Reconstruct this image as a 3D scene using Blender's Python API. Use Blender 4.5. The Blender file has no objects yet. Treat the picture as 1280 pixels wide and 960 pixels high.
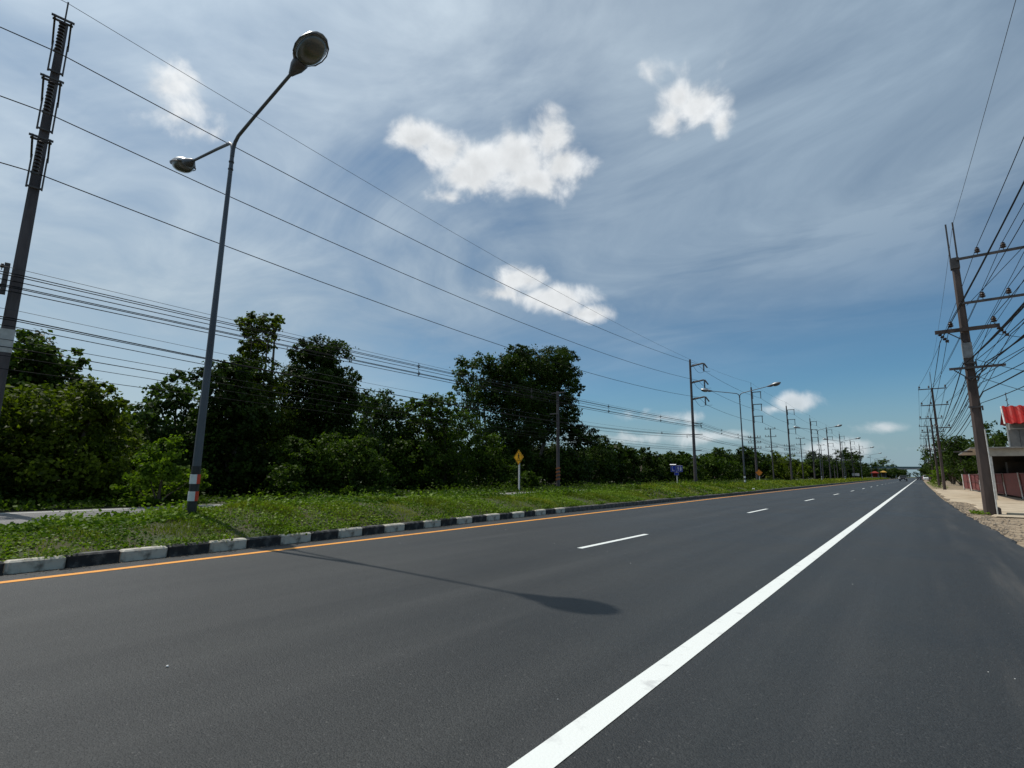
import bpy, bmesh, math, random
import numpy as np
from mathutils import Vector, Matrix, Quaternion
R = math.radians
random.seed(7); rng = np.random.default_rng(7)
scene = bpy.context.scene
col = scene.collection

# ------------------------------------------------------------------ camera
F_PX, YAW, PITCH, ROLL, CAM_H = 639.8, 0.667184, 0.169870, 0.012012, 1.382
fw = Vector((-math.sin(YAW) * math.cos(PITCH), math.cos(YAW) * math.cos(PITCH), math.sin(PITCH)))
r0 = Vector((math.cos(YAW), math.sin(YAW), 0)); u0 = r0.cross(fw)
rt = r0 * math.cos(ROLL) + u0 * math.sin(ROLL); up = u0 * math.cos(ROLL) - r0 * math.sin(ROLL)
cam = bpy.data.cameras.new('camera'); cam_o = bpy.data.objects.new('camera', cam); col.objects.link(cam_o)
cam.sensor_width = 36; cam.lens = 36 * F_PX / 1280; cam.clip_start = 0.05; cam.clip_end = 9000
m = Matrix.Identity(4)
for i in range(3): m[i][0], m[i][1], m[i][2] = rt[i], up[i], -fw[i]
m[2][3] = CAM_H
cam_o.matrix_world = m
scene.camera = cam_o
def ray(px, py): return rt * ((px - 640) / F_PX) - up * ((py - 480) / F_PX) + fw
def at_x(px, py, x):                # point of the view ray where it meets the plane x = const
    d = ray(px, py); return Vector((0, 0, CAM_H)) + d * (x / d.x)
def at_y(px, py, y):
    d = ray(px, py); return Vector((0, 0, CAM_H)) + d * (y / d.y)

# ------------------------------------------------------------------ light
SUN_EL, SUN_AZ = 59.4, -96.0        # azimuth from +Y clockwise
sd = Vector((math.sin(R(SUN_AZ)) * math.cos(R(SUN_EL)), math.cos(R(SUN_AZ)) * math.cos(R(SUN_EL)), math.sin(R(SUN_EL))))
sl = bpy.data.lights.new('sun', 'SUN'); so = bpy.data.objects.new('sun', sl); col.objects.link(so)
sl.energy = 3.6; sl.angle = R(0.53); sl.color = (1.0, 0.95, 0.87)
so.rotation_euler = sd.to_track_quat('Z', 'Y').to_euler(); so.location = (-40, -10, 60)
scene.view_settings.view_transform = 'Standard'; scene.view_settings.look = 'None'
scene.view_settings.exposure = -0.1; scene.view_settings.gamma = 1.0
scene.cycles.use_denoising = True
scene.cycles.max_bounces = 6; scene.cycles.transparent_max_bounces = 6; scene.cycles.caustics_reflective = False

# ------------------------------------------------------------------ sky
world = bpy.data.worlds.new('World'); scene.world = world; world.use_nodes = True
wt = world.node_tree; wt.nodes.clear()
class NT:                                       # tiny node helper
    def __init__(s, t): s.t = t
    def n(s, typ, **kw):
        o = s.t.nodes.new(typ)
        for k, v in kw.items(): setattr(o, k, v)
        return o
    def put(s, sock, v):
        if isinstance(v, bpy.types.NodeSocket): s.t.links.new(v, sock)
        else: sock.default_value = v
    def math(s, op, a, b=0.0, c=None, clamp=False):
        o = s.n('ShaderNodeMath', operation=op, use_clamp=clamp)
        s.put(o.inputs[0], a); s.put(o.inputs[1], b)
        if c is not None: s.put(o.inputs[2], c)
        return o.outputs[0]
    def vmath(s, op, a, b=(0, 0, 0), scale=None):
        o = s.n('ShaderNodeVectorMath', operation=op)
        s.put(o.inputs[0], a)
        if op != 'SCALE': s.put(o.inputs[1], b)
        if scale is not None: s.put(o.inputs['Scale'], scale)
        return o.outputs['Value'] if op in ('DOT_PRODUCT', 'LENGTH') else o.outputs[0]
    def noise(s, vec, scale, detail=4, rough=0.5, dist=0.0):
        o = s.n('ShaderNodeTexNoise'); s.put(o.inputs['Vector'], vec)
        o.inputs['Scale'].default_value = scale; o.inputs['Detail'].default_value = detail
        o.inputs['Roughness'].default_value = rough; o.inputs['Distortion'].default_value = dist
        return o.outputs[0]
    def mrange(s, v, a, b, c=0.0, d=1.0, smooth=True):
        o = s.n('ShaderNodeMapRange', interpolation_type='SMOOTHSTEP' if smooth else 'LINEAR')
        s.put(o.inputs[0], v); o.inputs[1].default_value = a; o.inputs[2].default_value = b
        o.inputs[3].default_value = c; o.inputs[4].default_value = d
        return o.outputs[0]
    def mix(s, f, a, b):
        o = s.n('ShaderNodeMix', data_type='RGBA'); s.put(o.inputs[0], f)
        for k, v in ((6, a), (7, b)):
            s.put(o.inputs[k], v if isinstance(v, bpy.types.NodeSocket) else (*v[:3], 1))
        return o.outputs[2]
w = NT(wt)
SKY_STRENGTH = 0.085
sky = w.n('ShaderNodeTexSky', sky_type='NISHITA', sun_disc=False)
sky.sun_elevation = R(SUN_EL); sky.sun_rotation = R(SUN_AZ); sky.altitude = 100
sky.air_density = 1.0; sky.dust_density = 0.5; sky.ozone_density = 2.2
d = w.n('ShaderNodeTexCoord').outputs['Generated']
d = w.vmath('NORMALIZE', d)
sep = w.n('ShaderNodeSeparateXYZ'); wt.links.new(d, sep.inputs[0])
dz = sep.outputs[2]
# high thin cirrus veil, laid out on a flat layer far overhead
inv = w.math('DIVIDE', 1.0, w.math('ADD', w.math('MAXIMUM', dz, 0.0), 0.10))
plane = w.vmath('SCALE', d, scale=inv)
mp = w.n('ShaderNodeMapping'); wt.links.new(plane, mp.inputs[0])
mp.inputs['Rotation'].default_value = (0, 0, R(38)); mp.inputs['Scale'].default_value = (0.62, 1.0, 1.0)
n1 = w.noise(mp.outputs[0], 1.9, 8, 0.58, 0.9)
n2 = w.noise(plane, 0.8, 5, 0.55, 0.6)
veil = w.math('ADD', w.math('MULTIPLY', n1, 0.75), w.math('MULTIPLY', n2, 0.75))
veil = w.mrange(veil, 0.50, 0.92, 0.0, 1.0, False)
sundot = w.vmath('DOT_PRODUCT', d, tuple(sd))
near_sun = w.mrange(sundot, -0.25, 1.0, 0.0, 1.0, False)
elev = w.mrange(w.math('ADD', dz, w.math('MULTIPLY_ADD', near_sun, 0.42, -0.13)), 0.14, 0.50, 0.04, 1.0)
veil_a = w.math('MULTIPLY', w.math('ADD', w.math('MULTIPLY', veil, 0.70), 0.28), elev)
glow = w.math('POWER', near_sun, 5.5)
vb = w.math('ADD', w.math('MULTIPLY', glow, 7.4), 3.75)
vb = w.math('MULTIPLY', vb, w.math('MULTIPLY_ADD', veil, 0.44, 0.93))
veil_col = w.vmath('SCALE', w.mix(w.mrange(near_sun, 0.5, 1.0), (0.75, 0.99, 1.25), (0.88, 1.0, 1.09)), scale=vb)
base = w.mix(veil_a, w.vmath('MULTIPLY', sky.outputs[0], (0.60, 0.93, 1.04)), veil_col)
hz = w.mrange(dz, 0.0, 0.17, 0.92, 0.0)
base = w.mix(hz, base, (3.4, 4.75, 5.5))
aur = w.math('MULTIPLY', w.mrange(dz, 0.02, 0.46, 0.80, 0.0), w.mrange(w.math('MULTIPLY', sep.outputs[0], -1.0), 0.60, 0.97))
base = w.mix(aur, base, (6.0, 7.3, 8.1))
# fair-weather cumulus: (px, py, rx, ry, weight) of each puff, turned into directions
PUFFS = [(522,172,36,20,1),(556,186,46,26,1),(600,206,46,28,1),(648,196,46,40,1),(686,172,34,32,1),(704,206,30,32,.95),(585,218,36,22,.85),(668,226,54,20,.85),
 (850,124,22,19,.78),(872,134,34,23,.92),(900,156,13,20,.66),(840,152,16,18,.66),
 (656,348,34,18,1),(626,368,26,11,.8),(694,372,42,18,.95),(738,393,30,11,.9),(665,374,38,11,.6),
 (205,112,30,24,.52),(228,142,34,22,.52),(250,165,28,14,.44),(822,84,30,10,.24),
 (985,504,28,11,.8),(966,511,18,8,.7),(1110,535,26,8,.6),(830,522,40,9,.75),(795,548,60,10,.8),(880,545,40,9,.6),(1050,562,60,10,.6),(1160,560,60,9,.5),
 (560,246,22,9,.5)]
fld = None
for (px, py, rx, ry, wgt) in PUFFS:
    d0 = ray(px, py); k = d0.length; d0 = d0.normalized()
    e1 = (rt - d0 * rt.dot(d0)).normalized(); e2 = e1.cross(d0) * -1
    ca = d0.dot(fw)
    a = rx / F_PX * ca * 1.25; b = ry / F_PX * ca * 1.25
    uu = w.vmath('DOT_PRODUCT', d, tuple(e1 / a)); vv = w.vmath('DOT_PRODUCT', d, tuple(e2 / b))
    ww = w.math('MULTIPLY', w.math('LESS_THAN', w.vmath('DOT_PRODUCT', d, tuple(d0)), 0.3), 9.0)
    rr = w.math('SQRT', w.math('MULTIPLY_ADD', uu, uu, w.math('MULTIPLY', vv, vv)))
    v = w.math('SUBTRACT', w.math('MULTIPLY_ADD', rr, -wgt, wgt), ww)
    fld = v if fld is None else w.n('ShaderNodeMath', operation='SMOOTH_MAX')
    if not isinstance(fld, bpy.types.NodeSocket):
        w.put(fld.inputs[0], prev); w.put(fld.inputs[1], v); fld.inputs[2].default_value = 0.22; fld = fld.outputs[0]
    prev = fld
CO = (9.3, 4.4, 7.2)
CLOUD_P = w.vmath('ADD', d, CO)
cn = w.noise(CLOUD_P, 12.0, 7, 0.56, 0.25)
cn2 = w.noise(w.vmath('ADD', CLOUD_P, tuple(sd * 0.018)), 12.0, 7, 0.56, 0.25)
fld_n = w.math('ADD', fld, w.math('MULTIPLY', w.math('SUBTRACT', cn, 0.5), 2.3))
alpha = w.mrange(fld_n, -0.05, 0.66)
lit = w.math('ADD', w.math('MULTIPLY', w.math('SUBTRACT', cn, cn2), 2.2), 0.5)
thick = w.mrange(fld_n, 0.35, 1.15)
lit = w.math('SUBTRACT', w.math('ADD', lit, 0.24), w.math('MULTIPLY', thick, 0.36), clamp=True)
cbright = w.math('MULTIPLY_ADD', lit, 4.2, 7.3)
ccol = w.vmath('SCALE', (0.985, 1.015, 1.035), scale=cbright)
farfade = w.mrange(dz, 0.02, 0.3, 0.62, 1.0)
ccol = w.mix(farfade, base, ccol)
base = w.mix(w.math('MULTIPLY', alpha, 0.97), base, ccol)
bg = w.n('ShaderNodeBackground'); wt.links.new(base, bg.inputs[0]); bg.inputs[1].default_value = SKY_STRENGTH
wo = w.n('ShaderNodeOutputWorld'); wt.links.new(bg.outputs[0], wo.inputs[0])

# ------------------------------------------------------------------ materials
def new_mat(name):
    mt = bpy.data.materials.new(name); mt.use_nodes = True
    t = NT(mt.node_tree); b = mt.node_tree.nodes['Principled BSDF']
    return mt, t, b
def mat(name, c, rough=0.6, metal=0.0, c2=None, scale=3.0, detail=6, lo=0.35, hi=0.65, bump=0.0, bscale=40.0, stretch=None, spec=0.5, coat=0.0):
    mt, t, b = new_mat(name)
    co = t.n('ShaderNodeTexCoord').outputs['Object']
    if stretch:
        q = t.n('ShaderNodeMapping'); mt.node_tree.links.new(co, q.inputs[0]); q.inputs['Scale'].default_value = stretch; co = q.outputs[0]
    if c2 is not None:
        f = t.mrange(t.noise(co, scale, detail, 0.6), lo, hi)
        t.put(b.inputs['Base Color'], t.mix(f, c, c2))
    else: b.inputs['Base Color'].default_value = (*c, 1)
    b.inputs['Roughness'].default_value = rough; b.inputs['Metallic'].default_value = metal
    b.inputs['Specular IOR Level'].default_value = spec; b.inputs['Coat Weight'].default_value = coat
    if bump:
        bp = t.n('ShaderNodeBump'); bp.inputs['Strength'].default_value = bump; bp.inputs['Distance'].default_value = 0.01
        t.put(bp.inputs['Height'], t.noise(co, bscale, 4, 0.6)); t.put(b.inputs['Normal'], bp.outputs[0])
    return mt
def asphalt(name, c1, c2, rough, dusty=False):
    mt, t, b = new_mat(name)
    co = t.n('ShaderNodeTexCoord').outputs['Object']
    big = t.noise(co, 0.35, 4, 0.6)
    q = t.n('ShaderNodeMapping'); mt.node_tree.links.new(co, q.inputs[0]); q.inputs['Scale'].default_value = (1.1, 0.012, 1)
    lanes = t.noise(q.outputs[0], 1.0, 4, 0.55)
    f = t.mrange(t.math('ADD', t.math('MULTIPLY', big, 0.4), t.math('MULTIPLY', lanes, 0.7)), 0.42, 0.68, 0, 1, False)
    colr = t.mix(f, c1, c2)
    vo = t.n('ShaderNodeTexVoronoi'); t.put(vo.inputs['Vector'], co); vo.inputs['Scale'].default_value = 95
    vs = t.n('ShaderNodeSeparateColor'); mt.node_tree.links.new(vo.outputs['Color'], vs.inputs[0])
    k = t.mrange(vs.outputs[0], 0.0, 1.0, 0.70, 1.30, False)
    fine = t.mrange(t.noise(co, 55, 5, 0.7), 0.3, 0.7, 0.7, 1.3, False)
    colr = t.vmath('SCALE', colr, scale=t.math('MULTIPLY', k, fine))
    fl = t.mrange(vs.outputs[1], 0.992, 0.996, 0, 0.16)
    colr = t.mix(fl, colr, (0.30, 0.29, 0.27))
    if dusty:
        sx = t.n('ShaderNodeSeparateXYZ'); mt.node_tree.links.new(co, sx.inputs[0])
        edge = t.mrange(sx.outputs[0], -0.6, 2.0, 0.0, 0.75)
        q2 = t.n('ShaderNodeMapping'); mt.node_tree.links.new(co, q2.inputs[0]); q2.inputs['Scale'].default_value = (1.6, 0.10, 1)
        dn = t.mrange(t.noise(q2.outputs[0], 1.6, 6, 0.6), 0.46, 0.78)
        colr = t.mix(t.math('MULTIPLY', dn, edge), colr, (0.13, 0.115, 0.095))
        tr_ = t.mrange(t.noise(q2.outputs[0], 0.9, 3, 0.5), 0.52, 0.72, 0.0, 0.10)
        colr = t.mix(tr_, colr, (0.11, 0.105, 0.10))
    t.put(b.inputs['Base Color'], colr)
    t.put(b.inputs['Roughness'], t.mrange(big, 0.3, 0.7, rough - 0.05, rough + 0.07, False))
    b.inputs['Specular IOR Level'].default_value = 0.36
    bp = t.n('ShaderNodeBump'); bp.inputs['Strength'].default_value = 0.75; bp.inputs['Distance'].default_value = 0.006
    hgt = t.math('ADD', t.math('MULTIPLY', vo.outputs['Distance'], -0.8), t.noise(co, 150, 3, 0.6))
    t.put(bp.inputs['Height'], hgt); t.put(b.inputs['Normal'], bp.outputs[0])
    return mt
def leaf_mat(name, dark, light, trans=0.30, rough=0.55):
    mt, t, b = new_mat(name)
    at = t.n('ShaderNodeAttribute', attribute_name='tint')
    c = t.mix(at.outputs['Fac'], dark, light)
    t.put(b.inputs['Base Color'], c); b.inputs['Roughness'].default_value = rough; b.inputs['Specular IOR Level'].default_value = 0.10
    tr = t.n('ShaderNodeBsdfTranslucent'); t.put(tr.inputs[0], t.vmath('MULTIPLY', c, (1.25, 1.45, 0.5)))
    mx = t.n('ShaderNodeMixShader'); mx.inputs[0].default_value = trans
    mt.node_tree.links.new(b.outputs[0], mx.inputs[1]); mt.node_tree.links.new(tr.outputs[0], mx.inputs[2])
    mt.node_tree.links.new(mx.outputs[0], mt.node_tree.nodes['Material Output'].inputs[0])
    return mt
def paint_worn(name, c, under, lo, hi, scale=9.0, rough=0.7):
    return mat(name, under, rough, 0, c, scale, 8, lo, hi, 0.25, 60)
M = dict(
 asphalt=asphalt('fresh_asphalt', (0.0185, 0.020, 0.0205), (0.033, 0.0345, 0.0335), 0.56, True),
 asphalt_old=asphalt('older_asphalt', (0.15, 0.145, 0.14), (0.21, 0.205, 0.195), 0.75),
 white_line=paint_worn('white_road_paint', (0.76, 0.78, 0.74), (0.56, 0.57, 0.55), 0.26, 0.46, 5),
 orange_line=paint_worn('orange_road_paint', (0.80, 0.33, 0.04), (0.55, 0.22, 0.05), 0.28, 0.5, 5),
 kerb_white=paint_worn('kerb_white_paint', (0.58, 0.54, 0.45), (0.16, 0.14, 0.11), 0.32, 0.60, 6),
 kerb_black=paint_worn('kerb_black_paint', (0.014, 0.014, 0.014), (0.12, 0.115, 0.105), 0.28, 0.58, 8),
 kerb_bare=mat('kerb_bare_concrete', (0.055, 0.05, 0.045), 0.85, 0, (0.16, 0.15, 0.135), 6, 8, 0.35, 0.7, 0.3, 50),
 soil=mat('soil', (0.055, 0.048, 0.020), 0.95, 0, (0.038, 0.055, 0.012), 2.5, 8, 0.4, 0.6, 0.5, 14),
 ground=mat('rough_ground', (0.040, 0.050, 0.016), 0.95, 0, (0.075, 0.066, 0.036), 0.6, 8, 0.4, 0.7, 0.5, 8),
 apron=mat('sandy_apron', (0.50, 0.41, 0.29), 0.9, 0, (0.33, 0.255, 0.17), 0.9, 9, 0.42, 0.68, 0.4, 14),
 dirt=mat('brown_dirt', (0.20, 0.145, 0.09), 0.95, 0, (0.37, 0.29, 0.195), 3.5, 9, 0.38, 0.66, 0.7, 18),
 gravel=mat('gravel', (0.32, 0.27, 0.21), 0.9, 0, (0.16, 0.13, 0.10), 6, 3),
 galv=mat('galvanised_steel', (0.075, 0.082, 0.095), 0.5, 0.45, (0.125, 0.135, 0.15), 1.6, 6, 0.35, 0.65, 0.05, 30, (1, 1, .25)),
 housing=mat('lamp_housing', (0.34, 0.355, 0.36), 0.40, 0.6, (0.24, 0.25, 0.255), 5),
 lamp_neck=mat('lamp_neck', (0.10, 0.10, 0.11), 0.45, 0.4),
 bowl=mat('lamp_bowl', (0.16, 0.165, 0.15), 0.22, 0.0, (0.08, 0.08, 0.072), 2.5, 2, spec=0.5, coat=0.3),
 black=mat('black_paint', (0.014, 0.014, 0.015), 0.5, 0, (0.03, 0.029, 0.028), 5),
 refl_white=mat('reflective_white', (0.78, 0.78, 0.78), 0.35, 0, (0.66, 0.66, 0.66), 6),
 refl_red=mat('reflective_red', (0.70, 0.06, 0.02), 0.35, 0, (0.60, 0.045, 0.02), 6),
 concrete=mat('pole_concrete', (0.105, 0.09, 0.092), 0.85, 0, (0.062, 0.053, 0.056), 2.2, 8, 0.35, 0.68, 0.3, 40, (1.5, 1.5, .35)),
 concrete_brown=mat('weathered_pole_concrete', (0.105, 0.078, 0.068), 0.88, 0, (0.06, 0.045, 0.04), 2.0, 8, 0.35, 0.68, 0.3, 40, (1.5, 1.5, .35)),
 pale_band=mat('pale_plate', (0.58, 0.58, 0.56), 0.7, 0, (0.45, 0.45, 0.43), 4),
 worn_band=mat('worn_plate', (0.33, 0.33, 0.33), 0.7, 0, (0.22, 0.22, 0.22), 6),
 arm_steel=mat('arm_steel', (0.075, 0.07, 0.07), 0.65, 0.3, (0.12, 0.105, 0.10), 4),
 porcelain=mat('brown_porcelain', (0.026, 0.016, 0.014), 0.35, 0, (0.036, 0.022, 0.018), 5),
 cable=mat('cable', (0.010, 0.010, 0.011), 0.85, 0, (0.016, 0.016, 0.016), 3, spec=0.15),
 bare_wire=mat('bare_wire', (0.06, 0.06, 0.065), 0.7, 0.2, (0.04, 0.04, 0.04), 2),
 stripe_orange=mat('stripe_orange', (0.40, 0.12, 0.03), 0.7, 0, (0.20, 0.08, 0.03), 6),
 sign_yellow=mat('sign_yellow', (0.78, 0.40, 0.02), 0.4, 0, (0.72, 0.36, 0.02), 4),
 sign_orange=mat('sign_orange', (0.70, 0.22, 0.02), 0.4, 0, (0.6, 0.2, 0.02), 4),
 sign_blue=mat('sign_blue', (0.008, 0.035, 0.33), 0.4, 0, (0.014, 0.03, 0.22), 4),
 picto=mat('pictogram_shaded_white', (0.38, 0.42, 0.52), 0.5, 0, (0.32, 0.36, 0.46), 6),  # white sign marks, their shade put into the grey-blue colour
 sign_white=mat('sign_white', (0.80, 0.80, 0.80), 0.4, 0, (0.72, 0.72, 0.72), 4),
 post_white=mat('white_painted_post', (0.74, 0.74, 0.72), 0.6, 0, (0.55, 0.54, 0.5), 5),
 bark=mat('bark', (0.085, 0.062, 0.045), 0.9, 0, (0.15, 0.12, 0.09), 5, 8, 0.35, 0.65, 0.6, 22, (1.4, 1.4, .4)),
 roof_red=mat('red_roof_sheet', (0.44, 0.014, 0.010), 0.55, 0.0, (0.33, 0.016, 0.012), 2.5, spec=0.25),
 plaster=mat('grey_plaster', (0.25, 0.235, 0.215), 0.85, 0, (0.15, 0.14, 0.13), 1.3, 8, 0.35, 0.7, 0.2, 20),
 fascia=mat('pale_fascia', (0.46, 0.44, 0.39), 0.7, 0, (0.36, 0.34, 0.30), 2),
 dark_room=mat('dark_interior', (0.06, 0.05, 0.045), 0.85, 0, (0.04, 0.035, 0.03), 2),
 mesh_red=mat('maroon_mesh', (0.20, 0.045, 0.04), 0.75, 0, (0.14, 0.035, 0.032), 3, 5, 0.35, 0.65, 0.2, 80),
 mesh_frame=mat('maroon_frame', (0.17, 0.05, 0.045), 0.6, 0.2, (0.12, 0.04, 0.035), 5),
 car_dark=mat('dark_car_paint', (0.012, 0.013, 0.016), 0.5, 0.0, coat=0.1, spec=0.25), car_white=mat('white_car_paint', (0.78, 0.78, 0.77), 0.3, 0, coat=0.8),
 car_red=mat('red_car_paint', (0.5, 0.03, 0.02), 0.3, 0, coat=0.8), chrome=mat('chrome', (0.75, 0.75, 0.76), 0.15, 1.0),
 glass=mat('dark_glass', (0.01, 0.012, 0.014), 0.12, 0, spec=0.35), tyre=mat('tyre', (0.02, 0.02, 0.02), 0.85), lens=mat('lamp_lens', (0.7, 0.72, 0.72), 0.1, 0.2, coat=0.5),
 bridge=mat('bridge_concrete', (0.30, 0.31, 0.31), 0.8, 0, (0.23, 0.24, 0.24), 0.4), bridge_green=mat('bridge_rail', (0.07, 0.13, 0.14), 0.6),
 awning_red=mat('red_awning', (0.26, 0.03, 0.022), 0.8, 0, (0.18, 0.03, 0.022), 2, spec=0.2), awning_yellow=mat('yellow_awning', (0.50, 0.31, 0.06), 0.8, 0, (0.40, 0.24, 0.05), 2, spec=0.2),
 tin=mat('tin_roof', (0.36, 0.35, 0.33), 0.5, 0.4, (0.25, 0.22, 0.2), 2),
 litter=mat('litter_white', (0.72, 0.71, 0.68), 0.6),
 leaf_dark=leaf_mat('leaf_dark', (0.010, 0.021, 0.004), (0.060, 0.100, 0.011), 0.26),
 leaf_mid=leaf_mat('leaf_mid', (0.013, 0.028, 0.005), (0.098, 0.155, 0.016), 0.36),
 leaf_light=leaf_mat('leaf_light', (0.042, 0.082, 0.008), (0.17, 0.25, 0.02), 0.44),
 leaf_vine=leaf_mat('leaf_vine', (0.012, 0.026, 0.004), (0.17, 0.215, 0.016), 0.40),
 leaf_grey=leaf_mat('leaf_grey_green', (0.016, 0.034, 0.009), (0.09, 0.14, 0.034), 0.34),
 grass=leaf_mat('grass_blade', (0.085, 0.12, 0.010), (0.28, 0.30, 0.036), 0.30, 0.6),
 weed=leaf_mat('weed_leaf', (0.048, 0.098, 0.008), (0.19, 0.275, 0.024), 0.28, 0.5),
 dry=leaf_mat('dry_grass', (0.16, 0.12, 0.05), (0.28, 0.22, 0.10), 0.2, 0.8),
)

# ------------------------------------------------------------------ mesh helpers
class MB:
    def __init__(s): s.v = []; s.f = []; s.mi = []
    def quad_strip(s, rings, close=True, caps=True, mi=0):
        b = len(s.v); n = len(rings[0])
        for rg in rings: s.v.extend([tuple(p) for p in rg])
        for i in range(len(rings) - 1):
            for j in range(n if close else n - 1):
                k = (j + 1) % n
                s.f.append((b + i * n + j, b + i * n + k, b + (i + 1) * n + k, b + (i + 1) * n + j)); s.mi.append(mi)
        if caps and close:
            s.f.append(tuple(b + j for j in range(n - 1, -1, -1))); s.mi.append(mi)
            s.f.append(tuple(b + (len(rings) - 1) * n + j for j in range(n))); s.mi.append(mi)
        return s
    def box(s, c, size, rot=None, bevel=0.0, mi=0):
        c = Vector(c); h = Vector(size) / 2
        rm = rot if rot is not None else Matrix.Identity(3)
        bv = min(bevel, min(h) * 0.6)
        if bv <= 0:
            ring = [(-1, -1), (1, -1), (1, 1), (-1, 1)]
            return s.quad_strip([[c + rm @ Vector((x * h.x, y * h.y, z * h.z)) for x, y in ring] for z in (-1, 1)], mi=mi)
        def ring(z, i):
            a, b2 = h.x - i, h.y - i; q = bv
            return [c + rm @ Vector((x, y, z)) for x, y in ((-a + q, -b2), (a - q, -b2), (a, -b2 + q), (a, b2 - q), (a - q, b2), (-a + q, b2), (-a, b2 - q), (-a, -b2 + q))]
        return s.quad_strip([ring(-h.z, bv), ring(-h.z + bv, 0), ring(h.z - bv, 0), ring(h.z, bv)], mi=mi)
    def tube(s, pts, rad, n=8, caps=True, mi=0, twist=0.0):
        pts = [Vector(p) for p in pts]
        if not hasattr(rad, '__len__'): rad = [rad] * len(pts)
        rings = []; ref = None
        for i, p in enumerate(pts):
            t = (pts[min(i + 1, len(pts) - 1)] - pts[max(i - 1, 0)]).normalized()
            if ref is None:
                ref = Vector((0, 0, 1)) if abs(t.z) < 0.9 else Vector((1, 0, 0))
            a = (ref - t * ref.dot(t)).normalized(); bq = t.cross(a); ref = a
            rings.append([p + a * (rad[i] * math.cos(twist + 2 * math.pi * j / n)) + bq * (rad[i] * math.sin(twist + 2 * math.pi * j / n)) for j in range(n)])
        return s.quad_strip(rings, caps=caps, mi=mi)
    def lathe(s, base, axis, prof, n=10, mi=0):
        base = Vector(base); ax = Vector(axis).normalized()
        a = ax.orthogonal().normalized(); b = ax.cross(a)
        return s.quad_strip([[base + ax * z + a * (r * math.cos(2 * math.pi * j / n)) + b * (r * math.sin(2 * math.pi * j / n)) for j in range(n)] for r, z in prof], mi=mi)
    def poly(s, pts, mi=0):
        b = len(s.v); s.v.extend([tuple(p) for p in pts]); s.f.append(tuple(range(b, b + len(pts)))); s.mi.append(mi); return s
    def plate(s, pts, nrm, th, mi=0):
        n = Vector(nrm).normalized() * th
        return s.quad_strip([[Vector(p) for p in pts], [Vector(p) + n for p in pts]], mi=mi)
    def mesh(s, name, mats, smooth=False):
        me = bpy.data.meshes.new(name); me.from_pydata(s.v, [], s.f)
        for mm in (mats if isinstance(mats, (list, tuple)) else [mats]): me.materials.append(mm)
        me.polygons.foreach_set('material_index', s.mi)
        bm = bmesh.new(); bm.from_mesh(me); bmesh.ops.recalc_face_normals(bm, faces=bm.faces[:]); bm.to_mesh(me); bm.free()
        if smooth:
            me.polygons.foreach_set('use_smooth', [True] * len(me.polygons)); me.set_sharp_from_angle(angle=R(38))
        return me
    def build(s, name, mats, parent=None, smooth=False, loc=None):
        o = bpy.data.objects.new(name, s.mesh(name, mats, smooth)); col.objects.link(o)
        if parent is not None: o.parent = parent
        if loc is not None: o.location = loc
        return o
def tag(o, label=None, cat=None, group=None, kind=None):
    for k, v in (('label', label), ('category', cat), ('group', group), ('kind', kind)):
        if v: o[k] = v
    return o
def empty(name, loc=(0, 0, 0), rz=0.0):
    o = bpy.data.objects.new(name, None); col.objects.link(o); o.location = loc; o.rotation_euler = (0, 0, rz)
    o.empty_display_size = 0.2
    return o
def part_copy(o, name=None, parent=None, loc=None):
    c = o.copy(); col.objects.link(c); c.parent = parent
    if loc is not None: c.location = loc
    return c
def copy_tree(o, parent=None):
    c = o.copy(); col.objects.link(c); c.parent = parent
    for ch in list(o.children): copy_tree(ch, c)
    return c
def np_mesh(name, verts, faces, mats, tint=None):
    """verts (N,3), faces (M,4) quads"""
    me = bpy.data.meshes.new(name); nv, nf = len(verts), len(faces)
    me.vertices.add(nv); me.vertices.foreach_set('co', np.asarray(verts, np.float32).ravel())
    k = faces.shape[1]
    me.loops.add(nf * k); me.loops.foreach_set('vertex_index', faces.astype(np.int32).ravel())
    me.polygons.add(nf); me.polygons.foreach_set('loop_start', np.arange(0, nf * k, k, dtype=np.int32))
    try: me.polygons.foreach_set('loop_total', np.full(nf, k, dtype=np.int32))
    except Exception: pass
    me.materials.append(mats)
    if tint is not None:
        a = me.attributes.new('tint', 'FLOAT', 'FACE'); a.data.foreach_set('value', np.asarray(tint, np.float32))
    me.update(calc_edges=True); me.validate()
    return me
def link(name, me, parent=None):
    o = bpy.data.objects.new(name, me); col.objects.link(o)
    if parent is not None: o.parent = parent
    return o

# ------------------------------------------------------------------ the lie of the land
KERB = [(-80, -9.35), (-2, -9.37), (2, -9.38), (6, -9.46), (10, -9.72), (16, -9.90), (28, -9.92), (40, -9.98), (56, -10.3), (93, -10.7), (144, -11.4), (200, -11.8), (330, -12.2), (700, -12.5)]
ORANGE = [(-80, -8.72), (0, -8.76), (6, -8.86), (12, -8.98), (20, -9.14), (32, -9.45), (64, -9.72), (142, -10.3), (200, -10.8), (700, -11.4)]
EDGE = [(-80, 2.2), (0, 1.9), (8, 1.72), (15, 1.56), (18, 1.51), (23, 1.32), (29, 1.18), (43, 1.05), (74, 0.92), (116, 0.80), (200, 0.78), (700, 0.8)]
def lerp(tab, y):
    return float(np.interp(y, [a for a, b in tab], [b for a, b in tab]))
def strip(name, xa, xb, ys, z, mt, parent=None, extra=0):
    mb = MB(); n = 2 + extra
    rings = []
    for y in ys:
        a, b = xa(y), xb(y); rings.append([(a + (b - a) * j / (n - 1), y, z) for j in range(n)])
    mb.quad_strip(rings, close=False, caps=False); return mb.build(name, mt, parent)
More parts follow.
